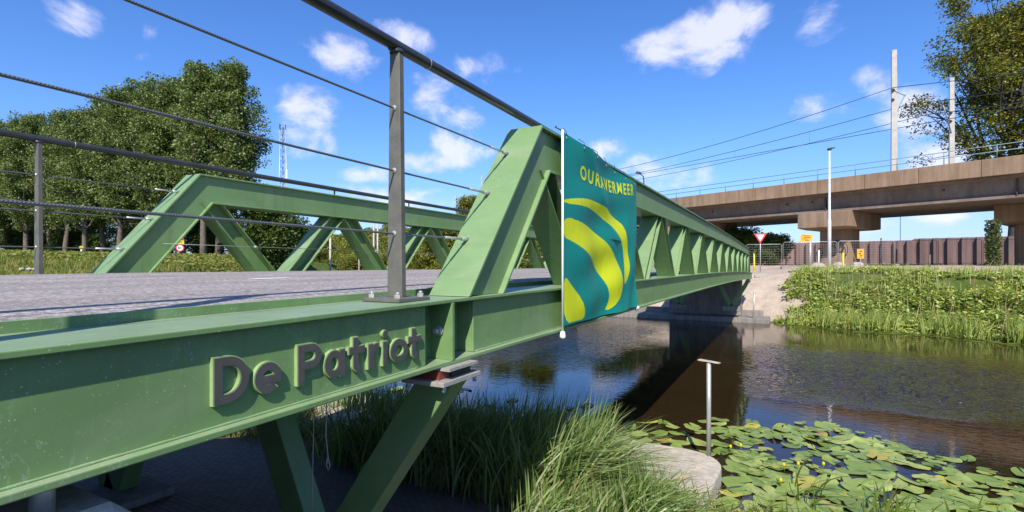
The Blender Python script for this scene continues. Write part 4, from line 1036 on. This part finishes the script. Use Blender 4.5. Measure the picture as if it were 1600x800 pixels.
for px, t, top, r_, m_, lb in ((1400.5, 44, 389, .07, M_BLACK, 'dark short post among the weeds before the rusty wall'), (1452, 38, 398, .08, M_BARK, 'stubby wooden stake standing in the weeds'), (1279, 45, 391, .06, M_WHITE, 'short white pole before the rusty wall left of the pier'), (1376, 46, 372, .06, M_STEEL, 'thin pale pole right of the left pier'), (1406.5, 92, 338, .06, M_STEEL, 'very thin pole rising behind the rusty wall')):
    p = W(px, t); z0 = gz(p); mb = MB(); mb.tube([(p.x, p.y, z0-.2), (p.x+.03, p.y, (415-top)/800*t)], r_, 8, r2=r_*.8); o = mb.build('pole', m_); tag(o, lb, 'pole')
# lamp posts
lp, p = sign_base('lamp_post', 1296, 35.5, 'slim pale lamp post in front of the left viaduct pier', 'lamp post')
ht = (415-233)/800*35.5-p.z
mb = MB(); mb.tube([(0, 0, 0), (0, 0, ht*.42), (0, 0, ht*.43), (0, 0, ht-.05)], [.115, .115, .085, .055], 12); mb.build('column', simple('lamp_grey', (.62, .62, .60), .5, .2), lp)
mb = MB(); mb.tube([(0, 0, ht-.08), (0, 0, ht), (0, 0, ht+.09)], [.10, .17, .05], 14); mb.tube([(0, 0, ht+.03), (.32, -.05, ht+.06)], .05, 6); mb.build('lamp_head', M_RAIL, lp)
lp, p = sign_base('street_lamp', 1006, 60, 'dark curved street lamp rising behind the truss right of the banner', 'street lamp')
ht = (415-282)/800*60-p.z
mb = MB(); mb.tube([(0, 0, 0), (0, 0, ht), (-.08, 0, ht+.5), (-.45, 0, ht+.85)], .07, 8); mb.build('column', M_RAIL, lp)
mb = MB(); mb.tube([(-.3, 0, ht+.85), (-.7, 0, ht+.98), (-.95, 0, ht+.92)], [.10, .17, .06], 8); mb.build('lamp_head', M_RAIL, lp)
# mesh fence panels
def fence_panel(a, b, label, dark=False):
    z0 = gz((a+b)/2)+.06; f = empty('fence_panel', (a.x, a.y, z0), math.atan2(b.y-a.y, b.x-a.x), label=label, cat='fence panel', group='mesh fence panels on the far bank')
    L = (b-a).length; Hh = 2.0; m = M_STEEL if not dark else M_RAIL
    mb = MB(); rr = .017
    mb.tube([(.05, 0, 0), (.05, 0, Hh-.1), (.15, 0, Hh), (L-.15, 0, Hh), (L-.05, 0, Hh-.1), (L-.05, 0, 0)], rr, 6); mb.tube([(.05, 0, .08), (L-.05, 0, .08)], rr, 6); mb.build('frame', m, f)
    mb = MB()
    for i in range(1, 10): mb.tube([(.05, 0, .08+i*.19), (L-.05, 0, .08+i*.19)], .0032, 4, cap=False)
    for i in range(1, int(L/.16)): mb.tube([(i*.16, 0, .08), (i*.16, 0, Hh)], .0022, 4, cap=False)
    mb.build('mesh', m, f)
    mb = MB(); mb.prism([(-.12, -.35, -.08), (.17, -.35, -.08), (.17, .35, -.08), (-.12, .35, -.08)], [(-.08, -.3, .06), (.13, -.3, .06), (.13, .3, .06), (-.08, .3, .06)]); mb.build('foot', M_CONC_DARK, f)
fps = [(1128, 42.5), (1165, 41.6), (1222.5, 40.8), (1309, 39.6), (1398, 39.0)]
fl = ['mesh fence panel nearest the end of the bridge', 'mesh fence panel behind the give way sign', 'mesh fence panel between the sign and the lamp post', 'mesh fence panel before the left viaduct pier']
for i, (a, b) in enumerate(zip(fps, fps[1:])): fence_panel(W(*a), W(*b), fl[i])
fps = [(1400, 43), (1465, 42), (1535, 41), (1612, 40)]
fl = ['dark mesh fence panel before the rusty wall, left of the stake', 'dark mesh fence panel before the rusty wall, right of the stake', 'dark mesh fence panel beside the ivy-covered trunk']
for i, (a, b) in enumerate(zip(fps, fps[1:])): fence_panel(W(*a), W(*b), fl[i], True)
# left-hand signs
sg, p = sign_base('road_sign', 281, 40, 'red triangle warning sign above a yellow panel and a round speed sign', 'road sign')
mb = MB(); mb.tube([(0, .03, 0), (0, .03, 2.6)], .03, 6); mb.build('post', M_STEEL, sg)
zt0 = (415-371)/800*40-p.z
mb = MB(); tri(mb, .36, -.01, 0, True, zt0); bmfix(mb); pl = mb.build('triangle_plate', M_RED, sg)
mb = MB(); tri(mb, .22, -.016, -.011, True, zt0); bmfix(mb); mb.build('white_field', M_WHITE, pl)
mb = MB(); mb.box(-.10, .10, -.022, -.017, zt0-.06, zt0+.0); mb.box(-.03, .03, -.022, -.017, zt0+.01, zt0+.08); mb.build('pictogram', M_BLACK, pl)
mb = MB(); mb.box(-.28, .28, -.01, 0, zt0-.52, zt0-.22); pl = mb.build('yellow_panel', M_YELLOW, sg)
mb = MB(); mb.box(-.2, .2, -.016, -.011, zt0-.33, zt0-.30); mb.box(-.15, .17, -.016, -.011, zt0-.43, zt0-.40); mb.build('writing', M_BLACK, pl)
zr = zt0-.82
mb = MB(); mb.tube([(0, 0, zr), (0, -.012, zr)], .29, 24); pl = mb.build('round_plate', M_RED, sg)
mb = MB(); mb.tube([(0, -.013, zr), (0, -.017, zr)], .21, 24); mb.build('white_field', M_WHITE, pl)
me = text_mesh('30', .26, .006); o = mesh_obj('number', me, M_BLACK, pl, (-.155, -.021, zr-.09)); o.rotation_euler = (R(90), 0, 0)
sg, p = sign_base('triangle_sign', 386, 44, 'turned triangular warning sign seen almost edge-on behind the far truss', 'road sign'); sg.rotation_euler[2] += R(58)
mb = MB(); mb.tube([(0, .03, 0), (0, .03, 2.6)], .03, 6); mb.build('post', M_STEEL, sg); zt0 = (415-371)/800*44-p.z
mb = MB(); tri(mb, .50, -.01, 0, True, zt0); bmfix(mb); pl = mb.build('plate', M_RED, sg)
mb = MB(); tri(mb, .33, -.016, -.011, True, zt0); bmfix(mb); mb.build('white_field', M_WHITE, pl)
sg, p = sign_base('marker_post', 127, 44, 'small yellow marker in the grass near the tree trunks', 'marker')
zt0 = (415-387)/800*44-p.z
mb = MB(); mb.tube([(0, 0, 0), (0, 0, zt0)], .05, 6); mb.build('post', M_WHITE, sg); mb = MB(); mb.tube([(0, -.03, zt0), (0, -.06, zt0)], .16, 10); mb.build('cap', M_YELLOW, sg)
# lattice mast
lt = empty('lattice_mast', W(442, 150, 0), facing(W(442, 150)), label='tall slender steel lattice telecom mast behind the far truss', cat='telecom mast')
Hm = (415-196)/800*150; mb = MB()
def lw(z): return lerp(1.3, .72, z/Hm)
cs_ = [(-1, -.6), (1, -.6), (0, 1.1)]
for cx, cy2 in cs_: mb.tube([(cx*lw(0), cy2*lw(0), 0), (cx*lw(Hm), cy2*lw(Hm), Hm)], .11, 5)
nz = 26
for i in range(nz):
    z0, z1 = Hm*i/nz, Hm*(i+1)/nz
    for j in range(3):
        a, b = cs_[j], cs_[(j+1) % 3]
        if i % 2: a, b = b, a
        mb.tube([(a[0]*lw(z0), a[1]*lw(z0), z0), (b[0]*lw(z1), b[1]*lw(z1), z1)], .07, 4)
mb.build('lattice', M_STEEL, lt)
mb = MB(); mb.box(.75, 1.15, -1.0, -.6, Hm*.62-.0, Hm*.62+2.6); mb.build('antenna', M_WHITE, lt)
mb = MB(); mb.box(-.95, -.7, -.9, -.6, Hm-1.2, Hm+.2); mb.box(.6, .85, -.9, -.6, Hm-1.0, Hm+.1); mb.box(-.1, .15, -.9, -.6, Hm-3, Hm-.6); mb.build('antenna', M_RAIL, lt)
# small distant poles seen in the truss windows
for px, t, top, lb in ((561, 70, 342, 'white pole left of the near handrail post, far away'), (584, 74, 345, 'left pole of a distant white pair by the handrail post'), (590, 74, 345, 'right pole of a distant white pair by the handrail post'), (516, 60, 368, 'thin yellowish pole between two far diagonals')):
    p = W(px, t); z0 = gz(p); mb = MB(); mb.tube([(p.x, p.y, z0-.2), (p.x, p.y, (415-top)/800*t)], .12, 6); o = mb.build('distant_pole', M_MAST); tag(o, lb, 'pole')
# white stones beside the road
def stone(p, r, seed, label, group, mat, name='stone'):
    bm = bmesh.new(); bmesh.ops.create_icosphere(bm, subdivisions=2, radius=1); rs = random.Random(seed)
    ph = [rs.uniform(0, 6) for _ in range(6)]
    for v in bm.verts:
        c = v.co; k = 1+.14*math.sin(c.x*3+ph[0])+.12*math.sin(c.y*4+ph[1])+.1*math.sin(c.z*5+ph[2]); v.co = Vector((c.x*r*k*1.25, c.y*r*k, c.z*r*k*.72))
    me = bpy.data.meshes.new(name); bm.to_mesh(me); bm.free(); o = mesh_obj(name, me, mat, None, p, rs.uniform(0, 6)); tag(o, label, 'stone', group); return o
for px, lb in ((34, 'left'), (45, 'middle'), (55, 'right')):
    p = W(px, 7.5, -.055); stone(p, .034, px, '%s one of three pale stones beyond the far kerb' % lb, 'pale stones beyond the far kerb', M_CONC)
rs = random.Random(4)
M_STONE = simple('bank_stone', (.34, .29, .25), .9, 0, .2, 3, .5, 20)
spots = [(1278, 39.5, .55, 'large pale rock near the foot of the left viaduct pier'), (1312, 39, .42, 'pale rock right of the slim lamp post'), (1341, 42, .38, 'pale rock below the orange sign'), (1183, 31, .16, 'small dark stone on the sand by the bridge end'), (1190, 26.6, .15, 'small stone at the far waterline below the sand'), (1203, 26.3, .18, 'small stone at the far waterline at the edge of the weeds')]
for j, (px, t, r_, lb) in enumerate(spots):
    p = W(px, t); p.z = gz(p)+r_*.2; stone(p, r_, j*7, lb, None, M_STONE)

# ------------------------------------------------------------------ vegetation as stuff
def blades(n, xyz, length, width, lean, seed, curl=.6, seg=4, lean_var=.5, lv=.35):
    """curved grass blades; lean is the wind vector (x,y)"""
    r = np.random.default_rng(seed)
    L = length*(1-lv+2*lv*r.random(n)); wd = width*(.6+.8*r.random(n)); th = r.random(n)*2*np.pi
    dirx = lean[0]+np.cos(th)*lean_var; diry = lean[1]+np.sin(th)*lean_var
    dl = np.hypot(dirx, diry)+1e-6; amt = (curl*(.3+r.random(n)))*np.clip(dl, .2, 1.3)
    dirx /= dl; diry /= dl
    sx_, sy_ = -np.sin(th+1.0), np.cos(th+1.0)
    V_ = []
    for k in range(seg+1):
        t = k/seg; hor = amt*L*(t**1.9)*.75; up = L*(t - .38*amt*t**2.6)
        cx = xyz[:, 0]+dirx*hor; cy_ = xyz[:, 1]+diry*hor; cz_ = xyz[:, 2]+up
        ww = wd*(1-t**2.2)*(.55+.9*min(1, t*3))/1.2 + .0006
        V_.append(np.stack([cx-sx_*ww, cy_-sy_*ww, cz_], -1)); V_.append(np.stack([cx+sx_*ww, cy_+sy_*ww, cz_], -1))
    V_ = np.stack(V_, 1); base_ = (np.arange(n)*(2*(seg+1)))[:, None]
    fs = [np.concatenate([base_+2*k, base_+2*k+1, base_+2*k+3, base_+2*k+2], 1) for k in range(seg)]
    return V_.reshape(-1, 3), np.stack(fs, 1).reshape(-1, 4)
def join(parts):
    vs, fs, o = [], [], 0
    for v, f in parts: vs.append(v); fs.append(f+o); o += len(v)
    return np.concatenate(vs), np.concatenate(fs)
M_REED = leaf_mat('reed_blade', [(.08, .14, .03), (.15, .23, .06), (.25, .34, .11), (.38, .40, .20)], .35, .4)
M_REED2 = leaf_mat('reed_blade_yellow', [(.08, .13, .02), (.14, .19, .03), (.20, .24, .05)], .35, .45)
M_WEED = leaf_mat('weed_leaf', [(.15, .21, .045), (.25, .33, .07), (.38, .44, .11), (.50, .50, .15)], .35, .5)
M_FLOWER = leaf_mat('yellow_flower', [(.65, .50, .01), (.75, .62, .02)], .3)
M_MEADOW = leaf_mat('meadow_leaf', [(.09, .14, .02), (.17, .22, .035), (.28, .28, .07), (.36, .29, .12)], .35, .6)
M_GRASS = leaf_mat('field_grass', [(.08, .13, .02), (.16, .21, .03), (.27, .26, .06), (.40, .30, .10)], .35, .6)
WIND = (.75*CT+.15*ST, .75*ST)     # towards the right of the photo
def scatter(seed, n, x0, x1, y0, y1, keep=None):
    r = np.random.default_rng(seed); x = x0+(x1-x0)*r.random(n); y = y0+(y1-y0)*r.random(n)
    if keep is not None: k = keep(x, y); x, y = x[k], y[k]
    return np.stack([x, y, ground_h(x, y)], -1)
def clumped(seed, ncl, per, rad, x0, x1, y0, y1, keep=None):
    c = scatter(seed, ncl, x0, x1, y0, y1, keep); r = np.random.default_rng(seed+1)
    p = np.repeat(c, per, 0); p[:, 0] += r.normal(size=len(p))*rad; p[:, 1] += r.normal(size=len(p))*rad; p[:, 2] = ground_h(p[:, 0], p[:, 1]); return p
# reeds in the shade and light along the slab
P = clumped(1, 190, 24, .12, -4.6, -2.0, 4.3, 5.6); P0_ = clumped(2, 120, 22, .13, -8.6, -4.4, 4.6, 5.5); a0 = blades(len(P0_), P0_, .50, .008, (WIND[0]*.3, WIND[1]*.3), 12, .9, 4, 1.0); a1 = blades(len(P), P, .88, .0085, (WIND[0]*.4, WIND[1]*.4), 2, .85, 5, .8)
P = clumped(3, 74, 24, .10, -2.7, -1.75, 4.5, 5.7); a2 = blades(len(P), P, 1.02, .010, WIND, 4, 1.0, 6, .6)
P = clumped(5, 105, 20, .11, -1.9, -.35, 3.7, 4.9); a3 = blades(len(P), P, .46, .0085, (WIND[0]*.8, WIND[1]*.8), 6, 1.0, 5, .8)
P = clumped(51, 40, 20, .08, -7.5, -3.0, 6.7, 7.4); P[:, 2] = -2.66; a4 = blades(len(P), P, .55, .008, (WIND[0]*.3, WIND[1]*.3), 52, .6, 4)
v, f = join([a0, a1, a2, a3, a4]); o = np_mesh('reeds', v, f, M_REED); tag(o, 'tall wind-bent reeds along the concrete slab on the near bank', 'reeds', kind='stuff')
# right foreground: lower, paler growth
P = clumped(7, 240, 22, .14, -.9, 2.6, 3.9, 5.9); P[:, 2] = np.maximum(P[:, 2], WZ-.1); b1 = blades(len(P), P, .56, .0085, (WIND[0]*.6, WIND[1]*.6), 8, 1.1, 5, 1.0)
P = clumped(9, 26, 12, .14, .1, 3.0, 5.6, 7.2); P[:, 2] = WZ-.05; b2 = blades(len(P), P, .52, .014, WIND, 10, 1.1, 6, .9)
v, f = join([b1, b2]); o = np_mesh('bank_grass', v, f, M_REED2); tag(o, 'pale grass and sedge at the near water edge among the lily pads', 'grass', kind='stuff')
# far bank weeds
def weeds():
    r = np.random.default_rng(21); n = 4300
    x = -1.2+28*r.random(n); df_ = -.3+11*r.random(n)**1.15; y = np.interp(x, FX, FY)+df_
    edge_ = .30+np.sin(y*1.7)*.25+ (df_-1)*.10
    k = (x > edge_-.35) | ((df_ > 6.0) & (x > 1.0)); k &= ~((np.hypot(x-3.4, (df_-5.2)*1.3) < 1.3)); k &= ~((np.hypot(x-7.5, (df_-4.6)*1.3) < .9)); k &= wob(x, y, .8, 9) > -.8; x, y, df_ = x[k], y[k], df_[k]; n = len(x); z = ground_h(x, y)
    hgt = (.26+.60*np.clip(wob(x, y, .9, 3)*.9+.5, 0, 1)*(.5+.5*r.random(n)))*np.where(df_ < 1.2, .75, 1.0)*np.where(df_ > 3.4, .38, 1)
    per = 26; cx = np.repeat(x, per); cy_ = np.repeat(y, per); cz_ = np.repeat(z, per); hh = np.repeat(hgt, per)
    q = r.random(len(cx)); pts = np.stack([cx+r.normal(size=len(cx))*.13, cy_+r.normal(size=len(cx))*.13, cz_+hh*q**.7], -1)
    return pts, np.stack([x, y, z+hgt], -1), hgt, np.stack([x, y, z], -1)
wp, tops, wh, wb_ = weeds(); half = np.random.default_rng(2).random(len(wp)) < 1.0
v, f = leaves_np(wp, .085, 1.1, 1.9, 22); br_ = blades(len(wb_)*2, np.repeat(wb_, 2, 0)+np.random.default_rng(5).normal(size=(len(wb_)*2, 3))*np.array([.12, .12, .0]), .5, .012, (.15, 0), 24, .4, 3)
v, f = join([(v, f), br_]); o = np_mesh('weeds', v, f, M_WEED); tag(o, 'dense green and yellowish weeds covering the far bank slope', 'weeds', kind='stuff')
r = np.random.default_rng(9); s_ = tops[(wob(tops[:, 0], tops[:, 1], .8, 7) > .05) & (r.random(len(tops)) < .55)]; fp = np.repeat(s_, 5, 0); fp = fp+r.normal(size=fp.shape)*np.array([.12, .12, .10])+np.array([0, 0, .1])
v, f = leaves_np(fp, .045, 1.0, 1.0, 10); o = np_mesh('yellow_flowers', v, f, M_FLOWER); tag(o, 'small yellow flowers scattered on top of the far bank weeds', 'flowers', kind='stuff')
# reed fringe right at the far waterline
r = np.random.default_rng(12); n = 5600; x = .1+25.7*r.random(n); y = np.interp(x, FX, FY)+r.normal(size=n)*.22+.1; k = wob(x, y*0, 1.4, 2) > -.55; x, y = x[k], y[k]
v, f = blades(len(x), np.stack([x, y, np.full(len(x), WZ-.05)], -1), .95, .012, (.25, .05), 13, .8, 4, .7); o = np_mesh('water_edge_reeds', v, f, M_WEED); tag(o, 'darker green reeds fringing the far waterline below the weeds', 'reeds', kind='stuff')
# dry stems
M_DRY = leaf_mat('dry_stem', [(.22, .15, .07), (.38, .28, .14), (.50, .40, .22)], .2, .7)
r = np.random.default_rng(14); n = 900; x = 1.8+24*r.random(n); y = np.interp(x, FX, FY)+5*r.random(n); v, f = blades(n, np.stack([x, y, ground_h(x, y)], -1), 1.05, .008, (.2, .05), 15, .5, 3)
o = np_mesh('dry_stems', v, f, M_DRY); tag(o, 'straw-coloured dead stems standing among the far bank weeds', 'dry stems', kind='stuff')
P = clumped(81, 90, 7, .15, -6.5, -.4, 4.3, 5.6); c1 = blades(len(P), P, .62, .006, (WIND[0]*.5, WIND[1]*.5), 16, 1.2, 4, 1.2); P = clumped(83, 60, 6, .15, -.8, 2.4, 4.4, 6.0); P[:, 2] = np.maximum(P[:, 2], WZ-.1); c2 = blades(len(P), P, .5, .006, WIND, 17, 1.2, 4, 1.2)
v, f = join([c1, c2]); o = np_mesh('dry_reeds', v, f, M_DRY); tag(o, 'bent straw-coloured dead blades mixed into the near reeds', 'dry reeds', kind='stuff')
# left field grass
def fieldgrass(seed, n, px0, px1, t0, t1, hh, dens=None):
    r = np.random.default_rng(seed); px = px0+(px1-px0)*r.random(n); t = t0*(t1/t0)**r.random(n); lat = (px-800)/800*t
    x = lat*CT-t*ST; y = lat*ST+t*CT; z = ground_h(x, y); k = (np.interp(x, NX, NY)-y > .5) | (y-np.interp(x, FX, FY) > .5); k &= x < -6.4
    x, y, z, t = x[k], y[k], z[k], t[k]; return blades(len(x), np.stack([x, y, z-.02], -1), hh, .012, (.2, .1), seed+1, .6, 3), t
g1, _ = fieldgrass(31, 26000, -60, 640, 7, 22, .15); g2, _ = fieldgrass(33, 42000, -60, 900, 20, 62, .28)
v, f = g2; v = v.copy(); v2 = v
v, f = join([g1, (v2, f)]); o = np_mesh('field_grass', v, f, M_GRASS); tag(o, 'green and straw-coloured meadow grass beyond the far kerb', 'grass', kind='stuff')
# leafy herbs spread through the meadow
r = np.random.default_rng(61); n = 2600; px = -40+900*r.random(n); t = 24*(2.6)**r.random(n); lat = (px-800)/800*t; x = lat*CT-t*ST; y = lat*ST+t*CT
k = ((np.interp(x, NX, NY)-y > 3) | (y-np.interp(x, FX, FY) > 3)); x, y = x[k], y[k]; z = ground_h(x, y); per = 34; q = np.repeat(np.stack([x, y, z], -1), per, 0); q = q+r.normal(size=q.shape)*np.array([.32, .32, .0]); q[:, 2] += r.random(len(q))*.38
v, f = leaves_np(q, .10, 1.2, 1.8, 62); o = np_mesh('meadow_herbs', v, f, M_MEADOW); tag(o, 'leafy olive herbs in the meadow before the trees', 'ground cover', kind='stuff')

r = np.random.default_rng(71); n = 5600; s_ = 27+140*r.random(n)**1.2; c_ = -13+15*r.random(n); lat = P0.x+AX.x*s_+AC.x*c_; dep = P0.y+AX.y*s_+AC.y*c_
x = lat*CT-dep*ST; y = lat*ST+dep*CT; z = ground_h(x, y); per = 44; q = np.repeat(np.stack([x, y, z], -1), per, 0); hh = np.repeat(.7+2.0*np.clip(wob(x, y, .35, 5)+.4, 0, 1), per)
q = q+r.normal(size=q.shape)*np.array([.6, .6, 0]); q[:, 2] += hh*r.random(len(q))**.7
v, f = leaves_np(q, .22, .5, 1.5, 72); o = np_mesh('embankment_scrub', v, f, M_LEAF_OLIVE); tag(o, 'yellow-green scrub covering the distant rail embankment behind the truss', 'scrub', kind='stuff')
# ------------------------------------------------------------------ lily pads
def pad_mat():
    m, N, L, B = newmat('lily_pad_leaf')
    oi = N.new('ShaderNodeObjectInfo'); r = ramp(N, L, oi.outputs['Random'], [(0, (.13, .19, .035)), (.35, (.20, .27, .055)), (.7, (.27, .33, .085)), (.90, (.32, .37, .10)), (.95, (.42, .36, .05)), (1, (.26, .17, .06))])
    n = node_noise(N, L, 6, 5, .6); r2 = ramp(N, L, n.outputs[0], [(.3, (.78, .78, .7)), (.6, (1, 1, 1)), (.8, (1.1, 1.05, .95))])
    mx = N.new('ShaderNodeMix'); mx.data_type = 'RGBA'; mx.blend_type = 'MULTIPLY'; mx.inputs[0].default_value = 1; L.new(r.outputs[0], mx.inputs[6]); L.new(r2.outputs[0], mx.inputs[7])
    L.new(mx.outputs[2], B.inputs['Base Color']); B.inputs['Roughness'].default_value = .38; return m
M_PAD = pad_mat()
M_SMALLPAD = leaf_mat('small_pad_leaf', [(.12, .19, .035), (.20, .28, .06), (.28, .33, .09), (.34, .32, .07)], .1, .4)
def pad_mesh(seed, rad=.2, cup=.0):
    r = random.Random(seed); n = 26; bm = bmesh.new(); c = bm.verts.new((0, 0, .006)); rings = [[], []]
    ph = [r.uniform(0, 6) for _ in range(3)]
    for k, fr in enumerate((.55, 1.0)):
        for i in range(n+1):
            a = R(7)+i/n*R(346); q = rad*fr*(1+.16*math.cos(2*a))*(1+.05*math.sin(3*a+ph[0]))*(.90+.10*min(1, i/2, (n-i)/2))
            z = (.010*math.sin(3*a+ph[1])+.008*math.sin(5*a+ph[2])+cup*.05*math.cos(2*a))*fr**2 + .008
            rings[k].append(bm.verts.new((math.cos(a)*q, math.sin(a)*q*.86, max(z, .003))))
    for i in range(n):
        bm.faces.new((c, rings[0][i], rings[0][i+1])); bm.faces.new((rings[0][i], rings[1][i], rings[1][i+1], rings[0][i+1]))
    for f in bm.faces: f.smooth = True
    me = bpy.data.meshes.new('lily_pad'); bm.to_mesh(me); bm.free(); me.materials.append(M_PAD); return me
pms = [pad_mesh(i, .2, (0, .3, .7, 0, .5, .2)[i]) for i in range(6)]
r = random.Random(12); placed = []
def pad_ok(x, y, s, k):
    for (a, b, c_) in placed:
        if (a-x)**2+(b-y)**2 < ((s+c_)*.2*k)**2: return False
    return True
def in_main(x, y):
    lim = np.interp(x, [-.6, .0, .7, 1.6, 2.9, 4, 6], [9.9, 10.2, 10.6, 9.9, 8.6, 7.8, 7.2]); return y < lim
tries = 0
while len(placed) < 238 and tries < 60000:
    tries += 1; x = r.uniform(-.62, 3.3); y = r.uniform(5.7, 10.6); s = r.uniform(.55, 1.12)
    if not in_main(x, y): continue
    edge_ = np.interp(x, [-.6, .7, 1.6, 2.9, 5], [9.9, 10.6, 9.9, 8.6, 7.6])-y
    if x > 1.6 and edge_ < 1.1 and r.random() < .8: continue
    if wob(np.array(x), np.array(y), 1.6, 4) < -.72: continue
    if pad_ok(x, y, s, .50): placed.append((x, y, s))
def scatter_pads(n, x0, x1, y0, y1, k=.8, s0=.6, s1=1.0):
    c_ = 0; t_ = 0
    while c_ < n and t_ < 4000:
        t_ += 1; x = r.uniform(x0, x1); y = r.uniform(y0, y1); s = r.uniform(s0, s1)
        if pad_ok(x, y, s, k): placed.append((x, y, s)); c_ += 1
scatter_pads(24, -2.5, -.5, 8.1, 9.5); scatter_pads(6, -1.4, -.2, 9.4, 10.2); scatter_pads(6, 1.8, 3.2, 8.2, 9.8); scatter_pads(18, -8.2, -3.4, 8.3, 10.2, .9, .6, .95)
for i, (x, y, s) in enumerate(placed[:296]):
    o = bpy.data.objects.new('lily_pad', pms[i % 6]); C.objects.link(o); o.location = (x, y, WZ+.002+.0007*(i % 17)); o.rotation_euler = (r.uniform(-.05, .05) + (.22 if r.random() < .14 else 0), r.uniform(-.05, .05), r.uniform(0, 6.28)); o.scale = (s, s, s)
    dark_ = x < -3.3
    zone = 0 if dark_ else 1 if x < -.62 else 2 if y < 7.2 and x < 1 else 3 if x < 1.3 else 4
    tag(o, ('green water lily pad floating in the shade left of the lit reeds', 'yellow-green lily pad on dark water behind the concrete slab', 'lily pad between the concrete slab corner and the foreground grass', 'lily pad in the dense raft right of the steel pipe', 'lily pad in the looser raft at the right edge of the photo')[zone], 'lily pad', ('lily pads in the shade', 'lily pads behind the slab', 'lily pads by the slab corner', 'lily pads in the dense raft', 'lily pads in the loose raft')[zone])
# a sparse far fringe of pads, read as one
rr = np.random.default_rng(3); n = 420; x = -0.2+24*rr.random(n); y = np.interp(x, FX, FY)-.25-1.1*rr.random(n)**1.5; V_ = []; Fq = []
for i in range(n):
    q = .10+.10*rr.random(); an = rr.random()*6
    V_ += [(x[i]+math.cos(an+k*math.pi/4)*q, y[i]+math.sin(an+k*math.pi/4)*q*.8, WZ+.012+.0004*(i % 9)) for k in range(8)]; Fq.append(list(range(i*8, i*8+8)))
me = bpy.data.meshes.new('floating_leaves'); me.from_pydata(V_, [], Fq); me.update(); o = mesh_obj('floating_leaves', me, M_REED2); tag(o, 'thin fringe of small floating leaves along the far waterline', 'floating leaves', kind='stuff')
# beyond the three hundred largest: the small leaves between them, read as one
rr = np.random.default_rng(23); V_ = []; Fq = []; cnt = 0
while cnt < 330:
    x = -.9+4.9*rr.random(); y = 5.8+5.4*rr.random()
    if y > np.interp(x, [-.9, .0, .7, 1.6, 2.9, 4, 6], [10.0, 10.5, 10.9, 10.2, 9.2, 8.8, 8.4]) or (x < -.62 and y < 8): continue
    if wob(np.array(x), np.array(y), 1.9, 8) < -.15: continue
    q = .045+.075*rr.random(); an = rr.random()*6; tx, ty = rr.normal()*.05, rr.normal()*.05
    V_ += [(x+math.cos(an+k*R(34)+.2)*q*(1 if k else .1), y+math.sin(an+k*R(34)+.2)*q*.85*(1 if k else .1), WZ+.016+abs(math.cos(k)*q*tx)+.0003*(cnt % 20)) for k in range(11)]; Fq.append(list(range(cnt*11, cnt*11+11))); cnt += 1
me = bpy.data.meshes.new('small_water_leaves'); me.from_pydata(V_, [], Fq); me.update(); o = mesh_obj('small_water_leaves', me, M_SMALLPAD); tag(o, 'small leaves crowded between the water lily pads', 'floating leaves', kind='stuff')
# yellow water lily flowers
for i, (px, py) in enumerate(((1246, 731), (1141, 704), (1158, 702), (1226, 733), (1287, 731), (1219, 757))):
    t = -WZ*800/(py-415)*.985; p = W(px, t, WZ+.02); fl_ = empty('water_lily_flower', p, i*1.1, label='small yellow water lily bud among the floating pads', cat='flower', group='yellow water lily buds')
    mb = MB(); mb.tube([(0, 0, -.02), (.01, 0, .06)], .006, 5); mb.build('stem', M_REED2, fl_)
    mb = MB(); mb.tube([(.01, 0, .055), (.01, 0, .075), (.01, 0, .10), (.01, 0, .112)], [.008, .020, .018, .006], 8); mb.build('bloom', M_FLOWER, fl_)
